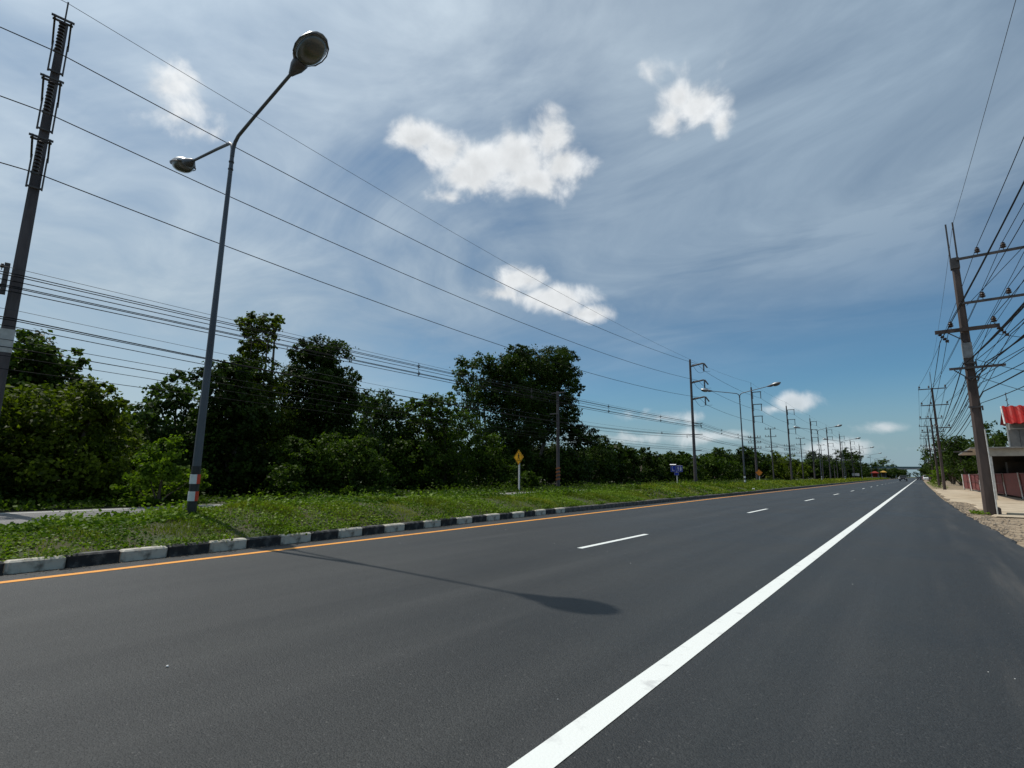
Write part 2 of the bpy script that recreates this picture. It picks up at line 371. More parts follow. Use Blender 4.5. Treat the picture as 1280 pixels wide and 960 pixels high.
YS = [-80, -40, -20, -10, -5] + [i * 0.5 for i in range(-4, 80)] + list(range(40, 120, 4)) + list(range(120, 420, 15)) + [420, 500, 600, 700]

# ground sheet
mb = MB(); g = 40; S = 4200
gx = [-S, -800, -200, -80, -40, -22, -10, 0, 8, 20, 60, 200, 800, S]; gy = [-S, -500, -80, 0, 40, 100, 200, 400, 800, S]
mb.quad_strip([[(x, y, -0.10) for x in gx] for y in gy], close=False, caps=False)
tag(mb.build('ground', M['ground']), 'rough grassy earth around the highway running to the horizon', 'ground', None, 'structure')

# the near carriageway, a new overlay with a ragged right edge
def ragged(y): return lerp(EDGE, y) + (0.035 * math.sin(y * 3.1) + 0.03 * math.sin(y * 7.7 + 1) + random.uniform(-.02, .02) if -4 < y < 60 else 0)
mb = MB(); rings = []
for y in YS:
    e = ragged(y); k = lerp(KERB, y) - 0.05
    rings.append([(k, y, 0), (-6, y, 0), (-3, y, 0), (-1, y, 0), (e - 0.06, y, 0), (e, y, -0.035), (e + 0.02, y, -0.12)])
mb.quad_strip(rings, close=False, caps=False)
road = tag(mb.build('road', M['asphalt']), 'fresh black asphalt carriageway with white and orange lines', 'road', None, 'structure')
strip('edge_line', lambda y: -1.665, lambda y: -1.495, YS, 0.004, M['white_line'], road)
strip('median_line', lambda y: lerp(ORANGE, y) - 0.072, lambda y: lerp(ORANGE, y) + 0.072, YS, 0.004, M['orange_line'], road)
mb = MB(); mb.plate([(-0.055, 0, 0), (0.055, 0, 0), (0.055, 2.99, 0), (-0.055, 2.99, 0)], (0, 0, 1), 0.004)
dash_me = mb.mesh('lane_dash', M['white_line'])
for k in range(-3, 30):
    o = link('lane_dash', dash_me, road); o.location = (-5.08, 8.53 + 12 * k, 0.001)
# far-off white stop marks across the shoulder
strip('shoulder_bar', lambda y: -1.49, lambda y: 0.6, [128, 128.6], 0.004, M['white_line'], road)

# far carriageway behind the median
def far_r(y): return lerp(KERB, y) - 4.35
strip('carriageway', lambda y: -22.0, far_r, YS, -0.02, M['asphalt_old'])
tag(bpy.data.objects['carriageway'], 'paler asphalt carriageway behind the grassy median', 'road', None, 'structure')
strip('side_line', lambda y: -21.5, lambda y: -21.36, YS, -0.016, M['white_line'], bpy.data.objects['carriageway'])
strip('inner_line', lambda y: far_r(y) - .55, lambda y: far_r(y) - .43, YS, -0.016, M['orange_line'], bpy.data.objects['carriageway'])

# median bank
def crest(y):
    return 0.30 + 0.10 * math.sin(y * 0.23 + 0.6) * (1 if y < 60 else .4) + (0.16 if y > 8 else (0.16 * max(0, y - 4.5) / 3.5)) - (0.09 * min(1, max(0, (5.5 - y) / 3)))
def bank(t, y):                               # t 0 at kerb, 1 at the far edge
    h = crest(y); s = math.sin(math.pi * min(max(t, 0), 1)) ** 0.8
    return 0.13 + h * s * (0.9 + 0.12 * math.sin(3.1 * t + y))
mb = MB(); rings = []
for y in YS:
    k = lerp(KERB, y) - 0.17
    rings.append([(k - 4.1 * j / 10, y, bank(j / 10, y)) for j in range(11)] + [(k - 4.14, y, -0.1)])
mb.quad_strip(rings, close=False, caps=False)
tag(mb.build('median', M['soil'], smooth=True), 'low earth bank of the median between the carriageways', 'median', None, 'structure')

# kerb: one block at a time while they can be told apart
kerb = tag(empty('kerb'), 'low kerb of black and white painted blocks along the median', 'kerb', None, 'structure')
def kerb_mesh(L, mt):
    mb = MB(); mb.box((0, 0, 0.055), (0.19, L, 0.225), bevel=0.024); return mb.mesh('kerb_block', mt)
kw, kb, kc = kerb_mesh(0.612, M['kerb_white']), kerb_mesh(0.612, M['kerb_black']), kerb_mesh(0.985, M['kerb_bare'])
y = 1.40 - 0.62 * 8; i = 0
while y < 15.6:
    o = link('kerb_block', kw if i % 2 == 0 else kb, kerb)
    a = math.atan2(lerp(KERB, y + .6) - lerp(KERB, y), .6)
    o.location = (lerp(KERB, y + .31) - 0.095 + random.uniform(-.006, .006), y + 0.31, random.uniform(-.006, .006)); o.rotation_euler = (random.uniform(-.008, .008), random.uniform(-.02, .02), -a + random.uniform(-.006, .006))
    y += 0.62; i += 1
while y < 62:
    o = link('kerb_block', kc, kerb)
    o.location = (lerp(KERB, y + .5) - 0.095 + random.uniform(-.008, .008), y + 0.5, random.uniform(-.01, .008)); o.rotation_euler = (random.uniform(-.01, .01), random.uniform(-.03, .03), random.uniform(-.008, .008) - math.atan2(lerp(KERB, y + 1) - lerp(KERB, y), 1))
    y += 1.0
mb = MB(); rings = []
for yy in np.arange(y, 420, 3.0):
    k = lerp(KERB, yy); rings.append([(k - .19, yy, -.05), (k - .19, yy, .168), (k - .02, yy, .168), (k, yy, .15), (k, yy, -.05)])
mb.quad_strip(rings); tag(mb.build('kerb_run', M['kerb_bare'], kerb), None, None, None, 'stuff')
mb = MB(); mb.quad_strip([[(far_r(yy) - .1, yy, -.05), (far_r(yy) - .1, yy, .14), (far_r(yy) + .1, yy, .14), (far_r(yy) + .1, yy, -.05)] for yy in YS[3:]])
tag(mb.build('back_kerb', M['kerb_bare'], kerb), None, None, None, 'stuff')

# right-hand shoulder: brown dirt then a sandy forecourt
mb = MB(); rings = []
for yy in [-80, -20, -4] + [i * 1.0 for i in range(0, 100)] + [110, 130, 200, 700]:
    e = lerp(EDGE, yy)
    rings.append([(e - .1, yy, -.06)] + [(e + .25 * j, yy, -.045 + .018 * math.sin(yy * 1.7 + j) + .012 * math.sin(yy * 4.1 + 2 * j)) for j in range(1, 5)] + [(e + 3, yy, -.05), (e + 26, yy, -.06)])
mb.quad_strip(rings, close=False, caps=False)
tag(mb.build('dirt_shoulder', M['dirt'], smooth=True), 'bare brown dirt strip beside the right road edge', 'shoulder', None, 'structure')
def ap_l(y): return lerp(EDGE, y) + (0.9 if y < 40 else 0.22) + 0.12 * math.sin(y * .9) + .06 * math.sin(y * 2.3)
mb = MB(); rings = []
for yy in [i * .5 for i in range(52, 154)]:
    a = ap_l(yy); rings.append([(a, yy, -.04), (a + .05, yy, -.012), (a + 2, yy, -.008), (22, yy, -.008)])
mb.quad_strip(rings, close=False, caps=False)
tag(mb.build('forecourt', M['apron']), 'pale sandy forecourt in front of the roadside building', 'forecourt', None, 'structure')

mb = MB(); mb.box((8.6, 27.9, -.015), (12.2, .42, .14), bevel=.02); tag(mb.build('slab_edge', M['apron']), 'pale concrete slab edge running right from the near right pole', 'slab edge', None, 'structure')

# loose gravel and crumbs
def scatter_stones(name, pts, size, mt, kind='stuff'):
    V = []; Fc = []
    base = np.array([[1, 0, 0], [0, 1, 0], [-1, 0, 0], [0, -1, 0], [0, 0, 1], [0, 0, -.6]]) * np.array([1, .8, .6])
    tri = np.array([[0, 1, 4], [1, 2, 4], [2, 3, 4], [3, 0, 4], [1, 0, 5], [2, 1, 5], [3, 2, 5], [0, 3, 5]])
    n = len(pts); s = size * rng.uniform(.4, 1.5, n); an = rng.uniform(0, 6.28, n)
    b = base[None] * rng.uniform(.7, 1.3, (n, 6, 1)) * s[:, None, None]
    c, sn = np.cos(an)[:, None], np.sin(an)[:, None]
    x = b[:, :, 0] * c - b[:, :, 1] * sn; yv = b[:, :, 0] * sn + b[:, :, 1] * c
    V = np.stack([x, yv, b[:, :, 2]], 2) + pts[:, None, :]
    Fc = (tri[None] + (np.arange(n) * 6)[:, None, None]).reshape(-1, 3)
    return link(name, np_mesh(name, V.reshape(-1, 3), Fc, mt))
n = 2600; yy = rng.uniform(9, 60, n); off = rng.gamma(1.4, .42, n)
pts = np.stack([np.array([lerp(EDGE, v) for v in yy]) + .02 + off, yy, np.full(n, -.035)], 1)
tag(scatter_stones('gravel', pts, .028, M['gravel']), 'loose stones along the ragged right road edge', 'gravel', None, 'stuff')
n = 90; yy = rng.uniform(1.5, 26, n); pts = np.stack([rng.uniform(-8.2, 1.4, n), yy, np.full(n, .002)], 1)
tag(scatter_stones('road_grit', pts, .0055, M['litter']), 'tiny pale grit scattered on the new asphalt', 'grit', None, 'stuff')

# ------------------------------------------------------------------ leaves
def leaf_quads(P, size, nrm_bias, aspect=0.62, fold=0.25):
    """P (n,3) centres -> folded leaf diamonds; returns verts, faces(3-gons x2)"""
    n = len(P)
    nrm = rng.normal(0, 1, (n, 3)) + nrm_bias; nrm /= np.linalg.norm(nrm, axis=1)[:, None] + 1e-9
    t = rng.normal(0, 1, (n, 3)); t -= nrm * (t * nrm).sum(1)[:, None]; t /= np.linalg.norm(t, axis=1)[:, None] + 1e-9
    b = np.cross(nrm, t); s = (size * rng.uniform(.6, 1.35, n))[:, None] * .5
    wd = s * aspect
    V = np.stack([P - t * s, P + b * wd + nrm * wd * fold - t * s * .1, P + t * s, P - b * wd + nrm * wd * fold - t * s * .1], 1)
    return V.reshape(-1, 3), np.arange(n * 4).reshape(-1, 4)
def clump_points(c, rad, n, sub=0.26, flat=0.88):
    """leaves gathered in sprays over an uneven ball"""
    ns = max(14, int(n / 38))
    dv = rng.normal(0, 1, (ns, 3)); dv /= np.linalg.norm(dv, axis=1)[:, None]
    rr = rad * np.where(rng.uniform(0, 1, ns) < .72, rng.uniform(.72, 1.08, ns), rng.uniform(.2, .8, ns))
    sc = dv * rr[:, None] * np.array([1, 1, flat]); sh = rng.uniform(0, 1, ns)
    k = rng.integers(0, ns, n)
    p = sc[k] + rng.normal(0, 1, (n, 3)) * rad * sub * np.array([.5, .5, .36]) * rng.uniform(.5, 1.2, (ns, 1))[k]
    return np.array(c) + p, sh[k], p / (np.linalg.norm(p, axis=1)[:, None] + 1e-6)
def trunk_mesh(base, tops, r):
    mb = MB(); base = Vector(base)
    for i, tp in enumerate(tops):
        tp = Vector(tp); mid = base.lerp(tp, .5) + Vector((random.uniform(-.25, .25), random.uniform(-.25, .25), 0)) * (tp - base).length * .25
        mid.z = base.z + (tp.z - base.z) * .55
        q = base.lerp(mid, .5) + Vector((0, 0, .1))
        rr = r if i == 0 else r * .6
        o = Vector((random.uniform(-1, 1), random.uniform(-1, 1), 0)) * r * (.9 if i else 0)
        mb.tube([base + o, q + o * .6, mid, mid.lerp(tp, .6), tp], [rr * 1.25, rr, rr * .75, rr * .45, rr * .15], 6)
    return mb
def tree(name, label, cat, x, clumps, mt, leaf=.30, dens=26., base_px=None, group=None, jit=.8, sub=.26, trunk_r=.13, tilt=(0, 0, .6), no_trunk=False):
    cs = []
    for (px, py, rp) in clumps:
        xx = x + random.uniform(-jit, jit)
        c = at_x(px, py, xx); wd = (c - Vector((0, 0, CAM_H))).dot(fw)
        cs.append((c, rp / F_PX * wd * 1.06))
    lowest = min(cs, key=lambda q: q[0].z)
    if base_px is None: base_px = sum(c[0] for c in clumps) / len(clumps)
    bp = at_x(base_px, 600, x); base = Vector((x, bp.y, -.1))
    root = tag(empty(name, base), label, cat, group)
    Ps = []; T = []; NB = []
    for c, rd in cs:
        n = int(dens * 12.6 * rd * rd * (0.3 / leaf) ** 2 * 1.35)
        p, sh, o = clump_points(c - base, rd, n, sub)
        p[:, 2] = np.maximum(p[:, 2], .05); Ps.append(p); NB.append(o * .9 + np.array(tilt))
        T.append(np.clip(sh * .55 + rng.uniform(0, .45, n), 0, 1) ** 1.15)
    Ps = np.concatenate(Ps); T = np.concatenate(T); NB = np.concatenate(NB)
    V, Fq = leaf_quads(Ps, leaf, NB, .72)
    link('crown', np_mesh('crown', V, Fq, mt, T), root)
    if not no_trunk:
        tops = sorted([c - base for c, rd in cs], key=lambda q: -q.z)
        trunk_mesh((0, 0, 0), tops[:6], trunk_r).build('trunk', M['bark'], root, smooth=True)
    return root
G1 = 'trees and thickets beyond the far carriageway'
tree('leafy_tree', 'broad leafy tree at the far left edge behind the concrete pole', 'tree', -34, [(18,456,46),(58,458,34),(78,488,28),(8,505,55),(52,512,48),(-48,470,60),(30,430,18),(30,570,60),(-30,570,60)], M['leaf_mid'], .24, 30, 20, G1)
tree('vine_thicket', 'dark vine-draped thicket at the left beside the far road', 'thicket', -26.3, [(38,540,56),(98,522,44),(122,500,26),(134,552,36),(60,592,56),(118,604,40),(-14,576,60),(-60,540,70),(20,622,28),(92,624,26),(140,622,22),(-50,620,40)], M['leaf_vine'], .17, 30, 60, G1, trunk_r=.1)
tree('feathery_tree', 'thin feathery tree with gaps rising between two dark thickets', 'tree', -32, [(222,470,12),(214,488,14),(236,496,18),(198,500,18),(178,520,20),(220,524,30),(250,515,18),(168,552,28),(200,560,34),(235,560,30),(225,600,36),(180,600,30)], M['leaf_grey'], .24, 17, 220, G1, sub=.45, trunk_r=.09)
tree('bright_bush', 'bright yellow-green bush at the road edge left of the near lamp', 'bush', -22.6, [(186,588,24),(206,566,22),(172,612,20),(212,606,24),(240,600,20),(226,626,16),(160,628,14),(196,628,16)], M['leaf_light'], .14, 30, 200, G1, trunk_r=.05)
tree('dense_tree', 'dense dark tree directly behind the near lamp post', 'tree', -29.5, [(272,478,28),(296,470,24),(302,520,38),(274,530,34),(284,572,42),(322,600,40),(262,612,30),(300,625,26),(250,575,24)], M['leaf_dark'], .20, 34, 285, G1)
tree('vine_tower_tree', 'tall narrow tree wrapped in vines with a curling top', 'tree', -31, [(316,408,17),(337,404,13),(345,400,8),(324,425,18),(308,436,11),(318,458,22),(322,488,28),(306,505,28),(330,530,32),(335,575,42)], M['leaf_vine'], .16, 36, 325, G1, jit=.5)
tree('rounded_tree', 'big rounded dark tree right of the vine tower', 'tree', -31, [(382,446,17),(396,438,20),(412,448,26),(428,478,20),(384,482,38),(416,500,30),(432,512,18),(392,524,40),(366,548,36),(410,556,40),(372,470,15),(400,590,36)], M['leaf_dark'], .18, 34, 395, G1)
tree('roadside_bush', 'lighter rounded bush growing in front of the big rounded tree', 'bush', -25.2, [(384,572,26),(418,572,30),(452,566,22),(468,590,24),(378,604,28),(428,606,32),(356,594,20),(480,612,14),(455,612,24),(372,560,16),(440,556,14)], M['leaf_mid'], .16, 32, 425, G1, trunk_r=.06)
tree('loose_tree', 'loose pale-leaved tree right of the big rounded tree', 'tree', -33, [(452,502,18),(480,506,20),(470,530,28),(500,532,20),(490,565,32),(455,560,28),(505,590,30)], M['leaf_grey'], .25, 24, 478, G1, sub=.42)
tree('broad_tree', 'broad mid-green tree left of the pedestrian sign', 'tree', -30, [(524,512,18),(552,512,20),(536,540,30),(576,540,26),(512,575,30),(556,580,36),(604,566,26),(600,600,30),(540,608,28),(500,606,22),(560,500,10),(630,592,24)], M['leaf_mid'], .22, 28, 555, G1)
tree('open_crown_tree', 'tall open-crowned tree with sky showing through its left side', 'tree', -35, [(574,452,7),(584,466,15),(604,456,15),(596,484,18),(576,486,9),(610,505,22),(592,508,15),(614,540,26),(622,470,20)], M['leaf_grey'], .27, 20, 612, G1, sub=.42)
tree('great_dark_tree', 'tallest dark tree behind the short striped pole', 'tree', -34, [(648,444,15),(632,462,22),(662,462,26),(690,458,24),(706,448,14),(714,472,13),(722,488,8),(694,488,26),(640,495,28),(666,505,28),(650,540,28),(680,530,24),(704,515,17),(640,575,26),(668,585,22),(700,570,20)], M['leaf_dark'], .24, 38, 665, G1)
tree('small_dark_tree', 'smaller dark tree tapering right of the short striped pole', 'tree', -32, [(712,536,16),(730,548,17),(750,556,13),(762,572,11),(742,582,26),(712,585,26),(770,590,11),(722,604,20)], M['leaf_dark'], .26, 36, 735, G1)
tree('young_bush', 'small dusty bush at the foot of the big trees behind the pedestrian sign', 'bush', -23.6, [(662,598,10),(670,602,9),(652,603,8),(640,602,9)], M['leaf_mid'], .16, 30, 660, G1, no_trunk=True, jit=.3)
tree('small_round_bush', 'tiny round bush on the verge in front of the rounded roadside bush', 'bush', -22.8, [(432,617,7),(436,613,6)], M['leaf_light'], .12, 34, 433, G1, no_trunk=True, jit=.1)
tree('low_tree', 'low dark tree left of the blue sign', 'tree', -33, [(782,566,11),(790,574,14),(806,568,10),(812,588,16),(778,594,13),(798,598,16),(826,594,13)], M['leaf_dark'], .30, 30, 800, G1)
tree('low_tree', 'low pale tree just behind the blue sign', 'tree', -35, [(838,580,11),(852,568,8),(858,576,11),(846,594,14),(868,592,13),(830,596,11)], M['leaf_mid'], .32, 28, 850, G1)
tree('low_tree', 'bushy green tree between the strain pole and the second lamp', 'tree', -32, [(884,580,13),(900,566,9),(904,574,13),(912,588,14),(890,596,14),(875,598,11)], M['leaf_mid'], .34, 30, 893, G1)
tree('low_tree', 'dark leafy tree behind the second street lamp', 'tree', -34, [(930,566,9),(926,576,11),(942,584,13),(918,590,12),(956,592,12),(935,597,10)], M['leaf_dark'], .36, 30, 938, G1)
tree('low_tree', 'green bushy tree right of the third tall pole', 'tree', -31, [(966,572,8),(972,584,12),(986,578,10),(1000,588,11),(966,595,9),(984,596,10)], M['leaf_vine'], .40, 30, 984, G1)
tree('low_tree', 'dark rounded tree among the distant poles', 'tree', -34, [(1018,574,10),(1032,580,11),(1012,588,10),(1040,590,9),(1026,594,9)], M['leaf_dark'], .45, 30, 1026, G1)
tree('crown_tree', 'tall dark crowned tree before the red stall in the distance', 'tree', -32, [(1052,570,7),(1060,566,6),(1064,576,9),(1072,570,6),(1054,584,9),(1072,586,9),(1062,594,8)], M['leaf_dark'], .55, 30, 1063, G1)
tree('crown_tree', 'distant dark tree above the yellow awning', 'tree', -40, [(1100,580,5),(1106,577,4),(1103,588,6),(1095,590,6),(1110,592,5)], M['leaf_mid'], .8, 26, 1102, G1)

# the far wood on both sides, too distant to count
def wood(name, label, rows, mt, leaf):
    Ps, T, NB = [], [], []
    for (x0, x1, ya, yb, h0, h1, cnt) in rows:
        for _ in range(cnt):
            x, y = random.uniform(x0, x1), random.uniform(ya, yb); h = random.uniform(h0, h1)
            for q in range(5):
                rd = random.uniform(.22, .36) * h
                c = (x + random.gauss(0, .25 * h), y + random.gauss(0, .25 * h), max(rd * .7, h * random.uniform(.25, .82)))
                nn = int(12.6 * rd * rd * 1.5 / (leaf * leaf * .62))
                nn = min(nn, 420)
                p, sh, o = clump_points(c, rd, nn, .36); p[:, 2] = np.maximum(p[:, 2], 0)
                Ps.append(p); T.append(np.clip(sh * .5 + rng.uniform(0, .5, nn), 0, 1)); NB.append(o * .9 + np.array((0, 0, .6)))
    V, Fq = leaf_quads(np.concatenate(Ps), leaf, np.concatenate(NB))
    return tag(link(name, np_mesh(name, V, Fq, mt, np.concatenate(T))), label, 'wood', None, 'stuff')
wood('far_wood', 'distant mass of dark trees left of the highway', [(-50, -31, 60, 140, 4.2, 6, 34), (-60, -29, 140, 260, 6, 8.5, 50), (-60, -25, 260, 420, 6.5, 9.5, 60), (-70, -22, 420, 700, 7, 10.5, 60), (-24, -13.5, 440, 700, 7, 10, 26), (-17.5, -13.4, 345, 425, 4.5, 6.5, 14), (-130, -14, 700, 1000, 8, 12, 46)], M['leaf_dark'], .75)
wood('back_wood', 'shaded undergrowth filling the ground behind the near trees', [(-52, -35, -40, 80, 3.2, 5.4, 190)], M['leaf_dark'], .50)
# trees to the right of the road
def rtree(name, label, x, y, h, rw, mt, leaf=.34, n=7, dens=22):
    root = tag(empty(name, (x, y, -.05)), label, 'tree', 'trees along the right roadside')
    Ps, T, NB, tops = [], [], [], []
    for q in range(n):
        f = q / (n - 1); rd = rw * random.uniform(.38, .58) * (1 - .35 * f)
        c = np.array((random.gauss(0, rw * .33), random.gauss(0, rw * .33), h * (.30 + .58 * f)))
        nn = int(dens * 12.6 * rd * rd * (.3 / leaf) ** 2 * .6); p, sh, o = clump_points(c, rd, nn, .40)
        Ps.append(p); T.append(np.clip(sh * .55 + rng.uniform(0, .45, nn), 0, 1)); NB.append(o * .9 + np.array((0, 0, .6))); tops.append(c)
    V, Fq = leaf_quads(np.concatenate(Ps), leaf, np.concatenate(NB))
    link('crown', np_mesh('crown', V, Fq, mt, np.concatenate(T)), root)
    trunk_mesh((0, 0, 0), [Vector(c) for c in tops[::-1][:5]], .15).build('trunk', M['bark'], root, smooth=True)
rtree('dense_tree', 'bushy dark tree behind the maroon fence on the right', 7.6, 92, 7.6, 4.2, M['leaf_dark'], .34)
rtree('dense_tree', 'leafy tree left of the red roof behind the canopy', 9.8, 88, 8.4, 4.4, M['leaf_dark'], .34)
rtree('dense_tree', 'dark tree just right of the second wooden-brown pole', 5.9, 104, 7.4, 4.0, M['leaf_dark'], .36)
rtree('dense_tree', 'green tree between the right poles and the fence', 5.6, 122, 7.8, 4.2, M['leaf_dark'], .40)
rtree('dense_tree', 'distant tall tree close behind the right hand poles', 5.4, 150, 10.6, 4.5, M['leaf_dark'], .46)
rtree('dense_tree', 'broad dark tree filling the gap left of the canopy eave', 6.6, 84, 6.6, 3.6, M['leaf_dark'], .30, 8, 26)
rtree('dense_tree', 'tall dark tree over the shorter right-hand pole', 5.2, 136, 9.6, 4.4, M['leaf_dark'], .42, 8, 26)
rtree('dense_tree', 'dark tree between the canopy eave and the second right-hand pole', 5.4, 97, 7.2, 3.8, M['leaf_dark'], .34, 8, 26)
rtree('spindly_tree', 'spindly high tree standing above the farthest right poles', 4.4, 190, 13.2, 4.2, M['leaf_dark'], .5, 7, 13)
rtree('low_bush', 'bright low bush hugging the right road edge', 2.5, 116, 3.2, 2.4, M['leaf_light'], .3)
wood('roadside_wood', 'distant wood lining the right side of the highway', [(7, 26, 98, 200, 5, 7.5, 42), (4.5, 30, 200, 420, 6, 9, 60), (4, 40, 420, 700, 6, 9, 50), (7, 120, 700, 1000, 8, 11, 46)], M['leaf_dark'], .75)

# ------------------------------------------------------------------ median plants and verge
def cover(name, label, n, ya, yb, mt, kind, size, hmin, hmax, xlo=0.0, xhi=1.0, patch=None, cat='grass'):
    yv = rng.uniform(ya, yb, n); tv = rng.uniform(xlo, xhi, n)
    if patch is not None:
        nz = np.sin(yv * 1.9 + 3 * tv) * np.sin(yv * .71 + 5 * tv + patch) + .5 * np.sin(yv * 4.7 - 7 * tv + patch * 2)
        keep = rng.uniform(-.9, 1.0, n) < nz + .1; yv, tv = yv[keep], tv[keep]; n = len(yv)
    kx = np.interp(yv, [a for a, b in KERB], [b for a, b in KERB]) - .17
    x = kx - 4.1 * tv; z = np.array([bank(t, yy) for t, yy in zip(tv, yv)])
    hgt = rng.uniform(hmin, hmax, n) * (.75 + .35 * np.sin(yv * 1.3 + tv * 4) + .12 * np.sin(yv * 5.1 + tv * 9)).clip(.3, 1.3)
    hgt *= np.clip(tv * 5 + .3, .6, 1) * (.62 + .75 * np.clip(np.sin(yv * 2.7 + 4 * tv) * np.sin(yv * 1.13 - 6 * tv + 1) + .35 * np.sin(yv * 7.3 + 11 * tv), -.4, .9))
    if kind == 'leaf':
        P = np.stack([x, yv, z + hgt * rng.uniform(.15, 1, n)], 1)
        V, Fq = leaf_quads(P, size, np.array((0, 0, 1.4)), .8, .2)
    else:
        lean = rng.normal(0, .45, (n, 2)) * hgt[:, None]; an = rng.uniform(0, 3.14, n); wv = np.stack([np.cos(an), np.sin(an)], 1) * size * .5
        b0 = np.stack([x, yv, z - .01], 1)
        mid = b0 + np.stack([lean[:, 0] * .35, lean[:, 1] * .35, hgt * .6], 1); tip = b0 + np.stack([lean[:, 0], lean[:, 1], hgt], 1)
        w3 = np.concatenate([wv, np.zeros((n, 1))], 1)
        V = np.stack([b0 - w3, b0 + w3, mid + w3 * .8, mid - w3 * .8, tip], 1).reshape(-1, 3); k = np.arange(n) * 5
        Fq = np.concatenate([np.stack([k, k + 1, k + 2, k + 3], 1), np.stack([k + 3, k + 2, k + 4, k + 4], 1)])
        # tip as degenerate-free triangles: use a tiny offset vertex order
        V = V.copy()
        Fq4 = np.stack([k, k + 1, k + 2, k + 3], 1); Ft = np.stack([k + 3, k + 2, k + 4], 1)
        me = bpy.data.meshes.new(name); me.from_pydata(V.tolist(), [], Fq4.tolist() + Ft.tolist()); me.materials.append(mt)
        tn = np.tile(np.clip(.5 + .35 * np.sin(yv * .9 + tv * 3) + rng.normal(0, .22, n), 0, 1), 2)
        a = me.attributes.new('tint', 'FLOAT', 'FACE'); a.data.foreach_set('value', tn.astype(np.float32))
        return tag(link(name, me), label, cat, None, 'stuff')
    tn = np.clip(.45 + .3 * np.sin(yv * 1.1 + tv * 5) + rng.normal(0, .25, n), 0, 1)
    return tag(link(name, np_mesh(name, V, Fq, mt, tn)), label, cat, None, 'stuff')
cover('grass', 'short green grass covering the near median bank', 130000, -4, 24, M['grass'], 'blade', .012, .05, .15)
cover('weeds', 'broad-leaved creeping weeds over the near median', 125000, -4, 24, M['weed'], 'leaf', .05, .03, .19, 0, 1, 1.0, 'weeds')
cover('weeds', 'leafier weeds heaped along the median crest', 30000, -4, 26, M['weed'], 'leaf', .085, .08, .30, .35, .9, 2.2, 'weeds')
cover('dry_grass', 'dry brown grass bits near the kerb', 6000, -4, 30, M['dry'], 'blade', .010, .03, .09, 0, .4, .5)
cover('grass', 'grass on the middle stretch of the median', 52000, 24, 90, M['grass'], 'blade', .03, .10, .28)
cover('weeds', 'weeds on the middle stretch of the median', 30000, 24, 90, M['weed'], 'leaf', .12, .05, .30, 0, 1, 1.7, 'weeds')
cover('grass', 'distant grass on the median', 42000, 90, 330, M['grass'], 'blade', .10, .15, .40)
cy = rng.uniform(-3.5, 45, 62); k = rng.integers(0, 62, 9000); yv = cy[k] + rng.normal(0, .16, 9000)
kx = np.interp(yv, [a for a, b in KERB], [b for a, b in KERB]); reach = rng.uniform(.02, .2, 62)[k]
P = np.stack([kx - .19 + np.abs(rng.normal(0, 1, 9000)) * reach * .8, yv, .165 + rng.uniform(0, .11, 9000)], 1)
V, Fq = leaf_quads(P, .045, np.array((0, 0, 1.2)), .8)
tag(link('kerb_weeds', np_mesh('kerb_weeds', V, Fq, M['weed'], rng.uniform(0, 1, 9000))), 'weeds spilling over the top of the painted kerb', 'weeds', None, 'stuff')
gy = rng.uniform(-3, 60, 5000); kx = np.interp(gy, [a for a, b in KERB], [b for a, b in KERB])
tag(scatter_stones('gutter_grit', np.stack([kx + np.abs(rng.normal(0, .09, 5000)) + .01, gy, np.full(5000, .002)], 1), .008, M['dirt']), 'sandy grit gathered in the gutter along the kerb', 'grit', None, 'stuff')
# undergrowth on the far verge
n = 36000; yv = rng.uniform(-22, 130, n); tv = rng.gamma(1.6, .8, n)
P = np.stack([-22.05 - tv, yv, .02 + rng.uniform(0, 1, n) * np.clip(.08 + tv * .28, 0, .9) * (.6 + .4 * np.sin(yv * .8) * np.sin(yv * .33 + 1))], 1)
V, Fq = leaf_quads(P, .15, np.array((0, 0, 1.0)), .6)
tag(link('undergrowth', np_mesh('undergrowth', V, Fq, M['leaf_mid'], rng.uniform(0, 1, n))), 'tangled undergrowth along the far verge under the trees', 'undergrowth', None, 'stuff')
n = 9000; yv = rng.uniform(28, 75, n); tv = rng.gamma(1.2, .25, n)
n2 = 1600; yv = np.concatenate([rng.normal(27.8, .35, 220), rng.uniform(80, 160, n2)]); ex = np.array([lerp(EDGE, v) for v in yv]) + np.concatenate([rng.uniform(.25, .75, 220), rng.uniform(.25, 1.8, n2)])
P = np.stack([ex, yv, -.03 + rng.uniform(0, .10, len(yv)) * np.where(yv > 70, 3, 1)], 1)
V, Fq = leaf_quads(P, .10, np.array((0, 0, 1.0)), .5)
tag(link('edge_weeds', np_mesh('edge_weeds', V, Fq, M['weed'], rng.uniform(0, 1, len(P)))), 'small weeds growing along the right road edge', 'weeds', None, 'stuff')

